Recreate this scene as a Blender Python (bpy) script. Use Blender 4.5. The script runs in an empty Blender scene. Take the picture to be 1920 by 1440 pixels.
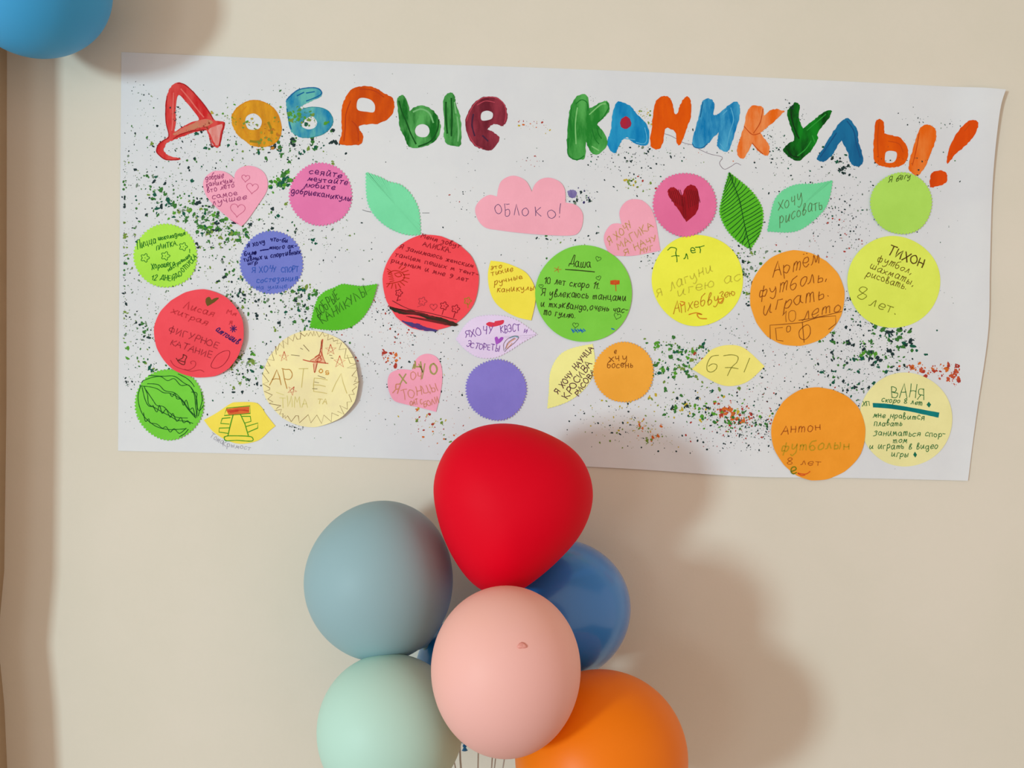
import bpy, math, random
from mathutils import Vector
from mathutils.geometry import tessellate_polygon
random.seed(7)
R = random.random
# ------------------------------------------------------------------ camera, world, lights, exposure
D = 1.8            # camera distance from the wall (m); 1 mm on the wall = 1 px of a 1920 px frame
H0 = 1.75          # height of the frame centre above the floor
S = bpy.context.scene
COL = S.collection
cam_d = bpy.data.cameras.new('camera'); cam = bpy.data.objects.new('camera', cam_d); COL.objects.link(cam)
cam.location = (0, -D, H0); cam.rotation_euler = (math.pi/2, 0, 0)
cam_d.sensor_width = 36; cam_d.lens = 36*D/1.92; cam_d.clip_start = 0.02
S.camera = cam
W = bpy.data.worlds.new('world'); S.world = W; W.use_nodes = True
W.node_tree.nodes['Background'].inputs[0].default_value = (1.0, 0.80, 0.69, 1)
W.node_tree.nodes['Background'].inputs[1].default_value = 0.78
def area(name, loc, target, sx, sy, power, col):
    d = bpy.data.lights.new(name, 'AREA'); d.shape = 'RECTANGLE'; d.size = sx; d.size_y = sy; d.energy = power; d.color = col
    o = bpy.data.objects.new(name, d); COL.objects.link(o); o.location = loc
    o.rotation_euler = (Vector(target)-Vector(loc)).to_track_quat('-Z', 'Y').to_euler()
area('window_light', (-7.3, -8.9, 1.75), (0, 0, 1.6), 1.1, 1.5, 625, (0.66, 0.90, 1.0))
area('far_window_light', (-4.5, -10.5, 2.0), (0, 0, 1.6), 1.8, 1.6, 70, (0.74, 0.90, 1.0))
S.view_settings.view_transform = 'Standard'; S.view_settings.look = 'None'
S.view_settings.exposure = 0.0; S.view_settings.gamma = 1; S.view_settings.use_curve_mapping = False

# ------------------------------------------------------------------ helpers
def lin(c):
    return tuple(((v/255)/12.92 if v/255 <= .04045 else ((v/255+.055)/1.055)**2.4) for v in c) + (1,)
MATS = {}
def mat(name, c, rough=.8, spec=.3, var=None, scale=20, bump=0, bscale=200, coat=0, stretch=None, trans=0):
    if name in MATS: return MATS[name]
    m = bpy.data.materials.new(name); m.use_nodes = True; nt = m.node_tree; b = nt.nodes['Principled BSDF']
    b.inputs['Base Color'].default_value = lin(c); b.inputs['Roughness'].default_value = rough
    b.inputs['Specular IOR Level'].default_value = spec; b.inputs['Coat Weight'].default_value = coat
    tc = nt.nodes.new('ShaderNodeTexCoord')
    mp = nt.nodes.new('ShaderNodeMapping'); nt.links.new(tc.outputs['Object'], mp.inputs[0])
    if stretch: mp.inputs['Scale'].default_value = stretch[:3]; mp.inputs['Rotation'].default_value = (0, stretch[3] if len(stretch) > 3 else 0, 0)
    if var:
        n = nt.nodes.new('ShaderNodeTexNoise'); n.inputs['Scale'].default_value = scale; n.inputs['Detail'].default_value = 6; n.inputs['Roughness'].default_value = .62
        nt.links.new(mp.outputs[0], n.inputs[0])
        r = nt.nodes.new('ShaderNodeValToRGB'); r.color_ramp.elements[0].position = .4; r.color_ramp.elements[1].position = .6
        r.color_ramp.elements[0].color = lin(c); r.color_ramp.elements[1].color = lin(var)
        nt.links.new(n.outputs[0], r.inputs[0]); nt.links.new(r.outputs[0], b.inputs['Base Color'])
    if bump:
        n = nt.nodes.new('ShaderNodeTexNoise'); n.inputs['Scale'].default_value = bscale; n.inputs['Detail'].default_value = 3
        nt.links.new(tc.outputs['Object'], n.inputs[0])
        bp = nt.nodes.new('ShaderNodeBump'); bp.inputs['Strength'].default_value = bump; bp.inputs['Distance'].default_value = .002
        nt.links.new(n.outputs[0], bp.inputs['Height']); nt.links.new(bp.outputs[0], b.inputs['Normal'])
    MATS[name] = m
    return m
def rgbmat(c, kind='ink'):
    return mat('%s_%d_%d_%d' % ((kind,)+tuple(c)), c, rough=.7, spec=.2)
def P3(px, py, d):          # a point of the wall plan: mm right, mm down, mm out from the wall -> metres
    return ((px-960)/1000, -d/1000, H0-(py-720)/1000)
def mesh_obj(name, verts, faces, m, parent=None, smooth=False, org=None):
    if org: verts = [(v[0]-org[0], v[1]-org[1], v[2]-org[2]) for v in verts]
    me = bpy.data.meshes.new(name); me.from_pydata(verts, [], faces); me.materials.append(m)
    if smooth: me.polygons.foreach_set('use_smooth', [True]*len(faces))
    me.update()
    o = bpy.data.objects.new(name, me); COL.objects.link(o)
    if org: o.location = org
    if parent:
        o.parent = parent
        if not org:   # verts in world metres: bring into the parent's space
            for v in me.vertices: v.co -= parent.location
    return o
def tag(o, label=None, cat=None, group=None, kind=None):
    for k, v in (('label', label), ('category', cat), ('group', group), ('kind', kind)):
        if v: o[k] = v
    return o
def box(name, x0, x1, y0, y1, z0, z1, m):
    v = [(x, y, z) for x in (x0, x1) for y in (y0, y1) for z in (z0, z1)]
    f = [(0,1,3,2), (4,6,7,5), (0,4,5,1), (2,3,7,6), (0,2,6,4), (1,5,7,3)]
    return tag(mesh_obj(name, v, f, m), kind='structure')
def catmull(p, closed=False, n=6):
    if len(p) < 3: return list(p)
    out = []; L = len(p)
    rng = range(L if closed else L-1)
    for i in rng:
        if closed: a, b, c, d = p[i-1], p[i], p[(i+1) % L], p[(i+2) % L]
        else: a, b, c, d = p[max(i-1, 0)], p[i], p[i+1], p[min(i+2, L-1)]
        for k in range(n):
            t = k/n; t2 = t*t; t3 = t2*t
            out.append(tuple(.5*((2*b[j])+(-a[j]+c[j])*t+(2*a[j]-5*b[j]+4*c[j]-d[j])*t2+(-a[j]+3*b[j]-3*c[j]+d[j])*t3) for j in (0, 1)))
    if not closed: out.append(tuple(p[-1]))
    return out
def smooth_closed(pts, corners=(), n=5):
    """closed smooth path keeping the listed corner indices sharp"""
    if not corners: return catmull(pts, True, n)
    out = []; cs = sorted(corners); L = len(pts)
    for a, b in zip(cs, cs[1:]+[cs[0]+L]):
        seg = [pts[i % L] for i in range(a, b+1)]
        out += catmull(seg, False, n)[:-1]
    return out
XF = (0, 0, 1)
A, B, C, DD = (200,80,4), (600,80,4), (1020,120,4), (1440,120,4)
E, F, G, Hc, I, J, K, L_, M, N = (230,400,5.486), (220,640,4), (560,420,5.3333), (840,460,4), (1180,420,4.5), (1380,430,4.5714), (1400,680,4.1739), (680,640,5.0526), (270,540,8), (480,610,7.2)
def X(p, xf): return [(xf[0]+a/xf[2], xf[1]+b/xf[2]) for a, b in p]

# ------------------------------------------------------------------ room
wall_m = mat('cream_wall_paint', (228,220,203), .85, .25, var=(224,217,199), scale=2.2, bump=.12, bscale=140)
box('wall_back', -1.6, 3.2, 0, .12, 0, 3.0, wall_m)
# jutting pier added to shade the left strip, arris bent to shape its shadow
pz = [(0, -.944), (1.02, -.946), (1.15, -.952), (1.27, -.964), (1.40, -.952), (1.7, -.948), (3.0, -.946)]
v = []; f = []
for z, x in pz: v += [(x, 0, z), (x, -.135, z), (-1.6, -.135, z), (-1.6, 0, z)]
for i in range(len(pz)-1):
    for k in range(4): a = 4*i+k; b_ = 4*i+(k+1) % 4; f.append((a, b_, b_+4, a+4))
f += [(3,2,1,0), tuple(4*(len(pz)-1)+k for k in range(4))]
tag(mesh_obj('shadow_pier', v, f, mat('tan_pier_paint', (184,160,130), .85, .2, var=(176,152,122), scale=3)), kind='structure')
box('floor', -1.6, 3.2, -3.2, .12, -.05, 0, mat('brown_linoleum', (150,120,92), .5, .4, var=(135,105,80), scale=5))
box('ceiling', -1.6, 3.2, -1.6, .12, 3.0, 3.05, mat('white_ceiling', (225,222,215), .9))

# ------------------------------------------------------------------ poster
def sm(a, b, x):
    t = min(1, max(0, (x-a)/(b-a))); return t*t*(3-2*t)
def pd(x, y):      # how far the poster stands off the wall, mm
    d = 1.3+.35*math.sin(x/47+.004*y)+.25*math.sin(x/23+1.3)*math.cos(y/150)
    d += 9*sm(1770, 1885, x)*(1-.75*sm(170, 420, y)) + 3.5*sm(1780, 1850, x)
    d += 4.0*sm(845, 905, y)*math.exp(-((x-1250)/190)**2) + 1.2*sm(840, 900, y)
    return d
top = catmull([(228,98), (600,114), (1080,130), (1500,149), (1780,163), (1879,172)], n=12)
bot = catmull([(222,845), (500,852), (800,862), (1150,877), (1400,893), (1600,896), (1813,901)], n=12)
rgt = catmull([(1879,172), (1868,215), (1858,330), (1853,500), (1850,620), (1831,760), (1813,901)], n=8)
lft = [(228,98), (222,845)]
def along(p, t):
    t = min(.99999, max(0, t))*(len(p)-1); i = int(t); u = t-i
    return (p[i][0]*(1-u)+p[i+1][0]*u, p[i][1]*(1-u)+p[i+1][1]*u)
NU, NV = 110, 40
vs = []; fs = []
for j in range(NV+1):
    v_ = j/NV; l = along(lft, v_); r = along(rgt, v_)
    for i in range(NU+1):
        u = i/NU; t = along(top, u); b = along(bot, u)
        c = [(1-v_)*t[k]+v_*b[k]+(1-u)*l[k]+u*r[k]-((1-u)*(1-v_)*lft[0][k]+u*(1-v_)*rgt[0][k]+(1-u)*v_*lft[1][k]+u*v_*rgt[-1][k]) for k in (0, 1)]
        vs.append(P3(c[0], c[1], pd(c[0], c[1])))
for j in range(NV):
    for i in range(NU):
        a = j*(NU+1)+i; fs.append((a, a+NU+1, a+NU+2, a+1))
poster_m = mat('white_poster_paper', (228,231,232), .75, .25, var=(222,225,228), scale=3, bump=.1, bscale=60)
rim = [j*(NU+1) for j in range(NV+1)]+[NV*(NU+1)+i for i in range(1, NU+1)]+[j*(NU+1)+NU for j in range(NV-1, -1, -1)]+[i for i in range(NU-1, 0, -1)]
def add_rim(vs, fs, rim, th=.0004):
    b0 = len(vs); n = len(rim)
    for i in rim: vs.append(vs[i])
    for i in rim: vs.append((vs[i][0], vs[i][1]+th, vs[i][2]))
    for k in range(n): q = (k+1) % n; fs.append((b0+k, b0+q, b0+n+q, b0+n+k))
add_rim(vs, fs, rim)
org = P3(1040, 500, 0)
poster = mesh_obj('poster', vs, fs, poster_m, smooth=True, org=org)
tag(poster, 'long white paper poster with painted Cyrillic headline and colour speckles, on the cream wall', 'poster')

# painted letters
def paint(name, outer, xf, cols, holes=(), label=None, parent=poster, lift=.35, wob=1.6, n=5, rot=0, depth=pd, sharp=()):
    o = X(smooth_closed(outer, sharp, n), xf)
    o = [(x+wob*(R()-.5), y+wob*(R()-.5)) for x, y in o]
    loops = [o]+[X(catmull(h, True, 4), xf) for h in holes]
    flat = [p for lp in loops for p in lp]
    tris = tessellate_polygon([[Vector((p[0], p[1], 0)) for p in lp] for lp in loops])
    vs = [P3(p[0], p[1], depth(*p)+lift) for p in flat]
    fs = []
    for t in tris:
        a, b, c = [flat[i] for i in t]
        s = (b[0]-a[0])*(c[1]-a[1])-(b[1]-a[1])*(c[0]-a[0])
        fs.append(tuple(t) if s < 0 else tuple(reversed(t)))
    k = 'paint_%s_%d' % ('_'.join(map(str, cols[0]+cols[1])), int(rot*10))
    m = mat(k, cols[0], .55, .12, var=cols[1], scale=34, stretch=(1, 1, .3, rot), bump=.3, bscale=90)
    ob = mesh_obj(name, vs, fs, m, parent)
    if label: ob['label'] = label
    return ob
RED, RED2, ORA, ORA2, GR, GR2 = (208,26,30), (226,78,72), (226,92,0), (204,74,0), (14,108,28), (92,178,92)
paint('painted_letter', [(535,303),(590,315),(650,370),(720,450),(770,520),(805,580),(885,600),(870,680),(848,780),(810,778),(775,720),(750,660),(700,665),(620,690),(540,718),(500,735),(460,750),(440,775),(432,810),(465,848),(555,870),(530,882),(450,880),(400,850),(375,820),(385,770),(430,730),(465,700),(445,600),(443,500),(455,400),(482,335)],
      A, (RED, RED2), [[(540,395),(600,450),(650,510),(695,578),(640,597),(560,640),(512,668),(522,600),(520,500)]], 'red painted letter Д with hooked tail')
paint('paint_wash', [(500,690),(560,648),(640,612),(740,572),(800,598),(760,628),(700,640),(620,662),(540,692)], A, ((222,110,96), (205,135,100)), lift=.5, label='thin salmon paint wash on the crossbar')
paint('paint_wash', [(772,650),(868,612),(858,680),(838,768),(815,760),(785,700)], A, ((238,180,172), (225,130,120)), lift=.5, label='thin pink paint wash on the foot')
paint('painted_letter', [(935,560),(960,510),(1000,470),(1060,440),(1120,432),(1190,450),(1250,490),(1290,550),(1312,630),(1305,700),(1270,750),(1210,780),(1150,785),(1090,775),(1040,740),(990,700),(950,640)],
      A, ((234,166,32), (204,134,24)), [[(1040,590),(1055,550),(1100,532),(1140,550),(1165,590),(1150,640),(1110,655),(1060,645)]], 'amber painted letter О')
paint('painted_letter', [(1350,430),(1400,380),(1450,350),(1530,338),(1590,345),(1618,380),(1600,412),(1540,440),(1480,468),(1452,490),(1462,505),(1530,485),(1610,490),(1670,520),(1700,580),(1680,640),(1620,690),(1540,712),(1470,715),(1410,690),(1375,650),(1360,560),(1350,500)],
      A, ((104,190,180), (20,132,180)), [[(1462,625),(1492,575),(1545,555),(1580,600),(1560,640),(1510,652)]], 'teal and blue painted letter Б', sharp=(10,))
paint('painted_letter', [(150,760),(165,680),(160,580),(165,490),(195,410),(240,350),(310,330),(380,332),(440,355),(500,390),(545,420),(560,470),(545,530),(500,580),(430,610),(350,615),(292,628),(300,660),(325,700),(310,760),(240,770)],
      B, (ORA, ORA2), [[(275,480),(285,430),(320,415),(380,430),(412,470),(405,522),(350,520),(290,510)]], 'orange painted letter Р', sharp=(16,))
paint('painted_letter', [(580,430),(600,400),(630,400),(655,440),(675,515),(710,485),(770,472),(830,495),(880,550),(905,620),(895,690),(850,750),(780,780),(700,790),(660,770),(630,700),(600,640),(588,540)],
      B, (GR, GR2), [[(712,660),(730,625),(770,612),(810,630),(822,670),(800,705),(760,710),(725,695)]], 'green painted loop of the first letter Ы', sharp=(4,))
paint('painted_letter', [(925,440),(950,390),(985,375),(1010,400),(1020,460),(1050,550),(1060,640),(1060,720),(1050,775),(1000,775),(950,760),(930,700),(932,600)], B, (GR, GR2), label='green painted upright of the first letter Ы')
paint('painted_letter', [(1090,600),(1110,530),(1150,460),(1210,415),(1280,405),(1340,420),(1390,470),(1405,540),(1395,600),(1365,628),(1320,612),(1280,625),(1255,655),(1290,665),(1310,680),(1345,710),(1330,760),(1285,808),(1220,800),(1160,775),(1110,700)],
      B, ((108,28,44), (150,52,68)), [[(1205,560),(1215,525),(1255,512),(1295,530),(1290,570),(1250,585),(1215,585)]], 'maroon painted letter е', sharp=(12,))
paint('painted_letter', [(175,520),(185,400),(200,320),(240,250),(290,228),(325,240),(340,325),(355,330),(420,290),(470,280),(490,310),(485,360),(440,410),(400,450),(430,490),(470,560),(468,620),(400,680),(350,660),(314,585),(305,700),(260,722),(215,715),(180,670),(170,600)],
      C, ((88,178,86), (34,134,44)), label='green painted letter К', sharp=(6,19))
paint('painted_letter', [(545,290),(600,295),(650,320),(690,370),(740,420),(780,480),(785,570),(770,610),(710,610),(660,585),(625,550),(590,570),(560,620),(540,665),(510,665),(478,620),(480,560),(500,500),(510,400)], C, ((0,128,190), (40,158,208)), label='blue painted letter А with red dot', sharp=(10,))
paint('paint_dot', [(572,440),(590,405),(625,398),(650,430),(645,470),(610,488),(578,475)], C, ((190,30,48), (165,40,70)), lift=.55, label='red painted dot inside letter А')
paint('painted_letter', [(795,560),(810,450),(820,350),(840,280),(880,245),(930,248),(960,290),(978,370),(1000,370),(1020,310),(1050,260),(1080,245),(1100,290),(1100,400),(1070,480),(1045,560),(1015,612),(995,590),(985,520),(950,490),(912,485),(900,540),(880,620),(850,642),(805,625)], C, ((236,96,0), (222,82,0)), label='orange painted letter Н')
paint('painted_letter', [(1110,570),(1130,500),(1160,400),(1180,300),(1210,265),(1250,265),(1275,300),(1270,385),(1300,380),(1360,330),(1420,285),(1455,295),(1470,340),(1460,420),(1430,520),(1400,620),(1380,655),(1340,655),(1300,620),(1300,570),(1310,515),(1280,540),(1230,600),(1180,635),(1120,620)], C, ((0,124,186), (76,172,214)), label='blue painted letter И', sharp=(7,20), rot=.5)
paint('painted_letter', [(1520,370),(1550,320),(1600,315),(1640,330),(1650,390),(1690,350),(1740,340),(1805,355),(1750,410),(1680,470),(1620,520),(1660,570),(1690,620),(1680,685),(1640,680),(1590,640),(1562,595),(1530,660),(1490,712),(1450,680),(1450,620),(1475,540),(1500,460)], C, ((238,108,16), (244,150,86)), label='light orange painted letter К', sharp=(4,7,10,16), rot=-.6)
paint('painted_letter', [(145,350),(180,310),(200,290),(235,310),(230,370),(235,430),(260,485),(320,440),(380,390),(430,355),(475,350),(460,400),(420,450),(370,520),(370,570),(330,640),(280,690),(230,728),(170,710),(125,670),(110,640),(150,600),(195,575),(185,520),(160,450),(145,400)], DD, ((0,66,12), (14,136,30)), label='dark green painted letter У', sharp=(6,22), rot=-.7)
paint('painted_letter', [(365,710),(400,650),(450,570),(500,490),(550,430),(600,408),(640,450),(670,510),(675,580),(700,650),(712,720),(690,765),(650,768),(615,740),(600,680),(575,620),(550,578),(520,610),(490,670),(440,720),(400,735)], DD, ((24,116,164), (18,100,150)), label='blue painted letter Л', sharp=(16,))
paint('painted_letter', [(790,600),(795,500),(805,430),(840,415),(865,440),(870,520),(920,535),(980,550),(1030,600),(1050,660),(1030,740),(960,775),(880,775),(820,755),(790,710)],
      DD, ((236,98,4), (224,84,0)), [[(875,690),(885,660),(920,652),(962,665),(960,710),(935,740),(880,738)]], 'orange painted loop of the last letter Ы', sharp=(5,))
paint('painted_letter', [(1055,790),(1060,720),(1085,640),(1110,550),(1140,480),(1190,455),(1240,475),(1260,530),(1245,600),(1210,690),(1170,780),(1120,840),(1085,825)], DD, ((238,104,10), (242,130,52)), label='orange painted upright of the last letter Ы')
paint('exclamation_stroke', [(1340,750),(1340,700),(1360,620),(1400,540),(1450,470),(1500,430),(1550,435),(1558,480),(1520,560),(1470,620),(1410,670),(1370,720)], DD, ((234,88,6), (224,76,0)), label='orange painted stroke of the exclamation mark')
paint('exclamation_dot', [(1212,870),(1230,815),(1280,800),(1330,815),(1342,855),(1320,900),(1260,920),(1215,925)], DD, ((230,80,4), (216,70,0)), label='orange painted dot of the exclamation mark')

# speckles: countless paint splatter, one part per colour family
SPL = {}
def blob(pal, x, y, r, lift=.25):
    r *= 1.02; n = 7 if r < 1.4 else 12
    st = SPL.setdefault(pal, [[], []]); b0 = len(st[0]); a0 = R()*6.28; el = .65+.7*R()
    ph = R()*6.28
    for k in range(n):
        a = a0-6.2832*k/n; rr = r*(.8+.36*R())
        dx, dy = rr*math.cos(a)*el, rr*math.sin(a)/el
        st[0].append(P3(x+dx*math.cos(ph)-dy*math.sin(ph), y+dx*math.sin(ph)+dy*math.cos(ph), pd(x, y)+lift))
    st[1].append(tuple(b0+k for k in range(n)))
def streak(x0, y0, x1, y1, spread, n, rmax, pals, lift=.25):
    for _ in range(n):
        t = R(); x = x0+(x1-x0)*t+random.gauss(0, spread); y = y0+(y1-y0)*t+random.gauss(0, spread)
        if not (232 < x < 1800 and 112+.035*(x-228) < y < 838+.034*(x-222)): continue
        r = .5+(rmax-.5)*R()**3.2
        p = random.choice(pals); blob(p, x, y, r, lift)
        if r > 2.4:
            for _ in range(2): blob(p, x+random.gauss(0, .9*r), y+random.gauss(0, .9*r), .35*r+R(), lift)
DK, TE, MG, OL, LG, SR, SO, SY = (28,52,52), (14,90,66), (58,120,50), (120,150,60), (84,158,40), (176,58,44), (214,108,40), (200,176,50)
LT = (120,140,120)
g4 = [DK, DK, TE, MG, MG, LT, OL]; dk = [DK, DK, DK, LT, TE]; gg = [MG, LG, MG, OL, TE]
for a in [
 (235,230,420,330,28,130,2.4,g4), (300,240,640,300,18,170,3.4,g4), (420,210,560,190,10,60,2.2,[OL,LG,MG]), (500,275,640,250,14,120,4.4,[TE,DK,MG]),
 (540,330,520,350,10,60,5,[TE,MG,LG]), (228,330,420,420,26,230,3.4,g4), (290,370,440,440,12,120,4.6,gg), (340,410,640,440,22,260,3.6,g4),
 (370,420,470,445,10,80,5,gg), (228,420,300,470,14,60,2.6,g4), (380,450,470,560,26,170,2.8,g4), (420,540,600,600,22,260,3.4,g4), (540,550,640,640,18,120,3.0,g4),
 (545,535,600,560,10,50,4.6,gg), (228,600,300,640,16,120,3.0,g4), (228,645,300,720,16,80,3.6,gg), (400,670,490,720,20,150,3.2,g4), (440,660,500,700,12,60,4,[LG,MG,OL]),
 (228,715,270,725,6,40,2,dk), (420,560,480,540,16,60,2.2,dk), (230,480,300,560,20,50,2.2,g4), (600,420,700,520,40,40,2.2,dk), (560,640,760,700,30,110,1.8,[DK,SR,LT,DK]),
 (700,600,850,660,22,90,1.9,[DK,SR,SO,DK]), (715,665,745,680,6,30,4,[SO,SR,SO]), (800,650,870,760,22,60,2.2,[DK,DK,SY]), (770,780,840,820,14,60,2.6,[SY,SO,SR,OL]),
 (640,700,720,800,30,30,1.2,dk), (1000,430,1090,470,20,60,2.4,[DK,OL,MG]), (1100,300,1300,280,14,90,2.6,dk), (1140,300,1230,340,24,90,1.8,dk), (1170,340,1230,350,8,40,2.6,[OL,SY,SR]),
 (1060,370,1110,365,8,60,3.0,[(50,44,100),DK,LT]), (1200,210,1230,240,8,60,2.2,[SY,OL]), (1290,250,1420,290,20,50,2.2,[DK,SO,OL]), (1420,260,1480,300,22,120,1.9,dk),
 (1460,330,1640,420,36,240,1.8,dk), (1540,290,1600,320,12,50,3.2,dk), (1470,380,1620,430,30,150,1.8,dk), (1560,380,1600,470,16,50,2.0,[DK,SR]), (1385,470,1420,570,12,150,3.2,g4),
 (1360,470,1450,470,16,70,3.0,g4), (1200,470,1250,500,10,40,3.2,g4), (1220,640,1320,660,12,80,4.0,gg), (1225,700,1300,680,12,120,3.8,gg), (1290,660,1310,670,5,14,3,[SR]),
 (1350,600,1400,680,18,50,1.8,dk), (1570,560,1640,620,16,120,2.6,[DK,MG,DK,TE]), (1660,610,1700,640,12,100,4.6,[TE,MG,DK]), (1560,640,1700,680,22,200,3.8,[TE,DK,MG,DK]), (1620,650,1680,700,14,70,4.0,[MG,LG,TE]),
 (1700,690,1790,700,8,90,4.2,[SO,SR,(200,84,50)]), (1780,700,1795,715,5,40,4,[SR,(200,84,50)]), (1450,660,1600,720,40,130,2.2,dk), (1560,690,1620,750,22,120,3.2,[DK,TE,MG]),
 (1380,700,1560,780,40,190,2.2,[DK,DK,SR,LT]), (1260,760,1400,790,16,190,3.8,[MG,LG,DK,MG]), (1200,740,1400,780,18,120,3.2,[OL,SY,DK]), (1080,770,1260,830,20,170,2.0,[DK,OL,SY,DK]),
 (1190,790,1230,820,10,70,2.8,[SY,OL,SO]), (1290,820,1440,820,18,150,2.0,[DK,SR,DK]), (1340,760,1400,790,10,90,4.0,[SR,SO,SR]), (1350,800,1450,790,10,100,2.6,[SR,DK,MG]), (1400,770,1450,830,22,120,1.8,dk), (1160,740,1180,780,12,20,2,[SY,DK]),
 (1720,230,1760,330,20,20,1.4,dk), (1700,225,1800,235,6,30,1.4,dk), (1780,300,1860,300,10,8,2,[MG]), (240,150,290,200,8,22,1.2,dk), (500,165,600,170,6,24,1.0,dk), (970,230,1030,240,5,24,2.2,[SO,SY,SR]),
 (970,300,1010,310,10,14,1.6,[SR,DK]), (840,360,900,400,22,26,1.6,[SR,DK,DK]), (600,150,980,320,40,60,1.0,[DK,LT]), (1090,200,1120,200,8,14,.9,dk), (900,450,1000,500,30,16,1.2,dk),
 (1480,440,1560,480,30,30,1.8,[DK,SR]), (1750,330,1790,600,18,26,2.0,dk), (1100,640,1220,660,20,16,1.2,dk), (250,780,260,790,10,10,1.2,dk), (530,798,570,803,3,30,1.8,[DK]), (700,560,760,640,16,80,1.8,[DK,DK,SR]),
 (1100,400,1160,460,24,20,1.8,dk), (234,300,234,620,2.5,120,3.0,[DK,MG,OL]), (250,300,440,520,60,260,2.0,g4), (300,250,620,440,60,260,1.8,g4), (232,560,560,760,50,240,1.8,g4), (1380,600,1640,760,60,260,1.5,dk), (720,690,900,840,40,60,1.5,[DK,SR,SY]), (1280,700,1400,720,20,60,3,gg), (1240,660,1330,655,5,40,4.2,gg), (1440,560,1480,700,60,60,1.4,[DK,SR])]:
    streak(*a)
for a in [(405,215,470,235,6,60,2.6,[OL,LG,(190,170,60)]), (480,235,520,265,12,60,3.2,[(176,160,40),OL,(190,120,30)]), (540,215,590,225,9,70,3.4,[LG,OL,(80,150,70)]), (350,250,400,235,5,40,1.5,[(150,60,40)]), (330,200,330,240,4,24,1.8,[DK]), (1510,395,1540,400,4,10,1.6,[(100,40,30)]), (1640,300,1740,310,8,30,1.6,[DK]), (1470,200,1505,220,5,24,2.0,[DK])]:
    streak(*a, lift=.75)
for pal, (vs, fs) in SPL.items():
    o = mesh_obj('paint_splatter', vs, fs, rgbmat(pal, 'splatter'), poster); o['kind'] = 'stuff'

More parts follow.
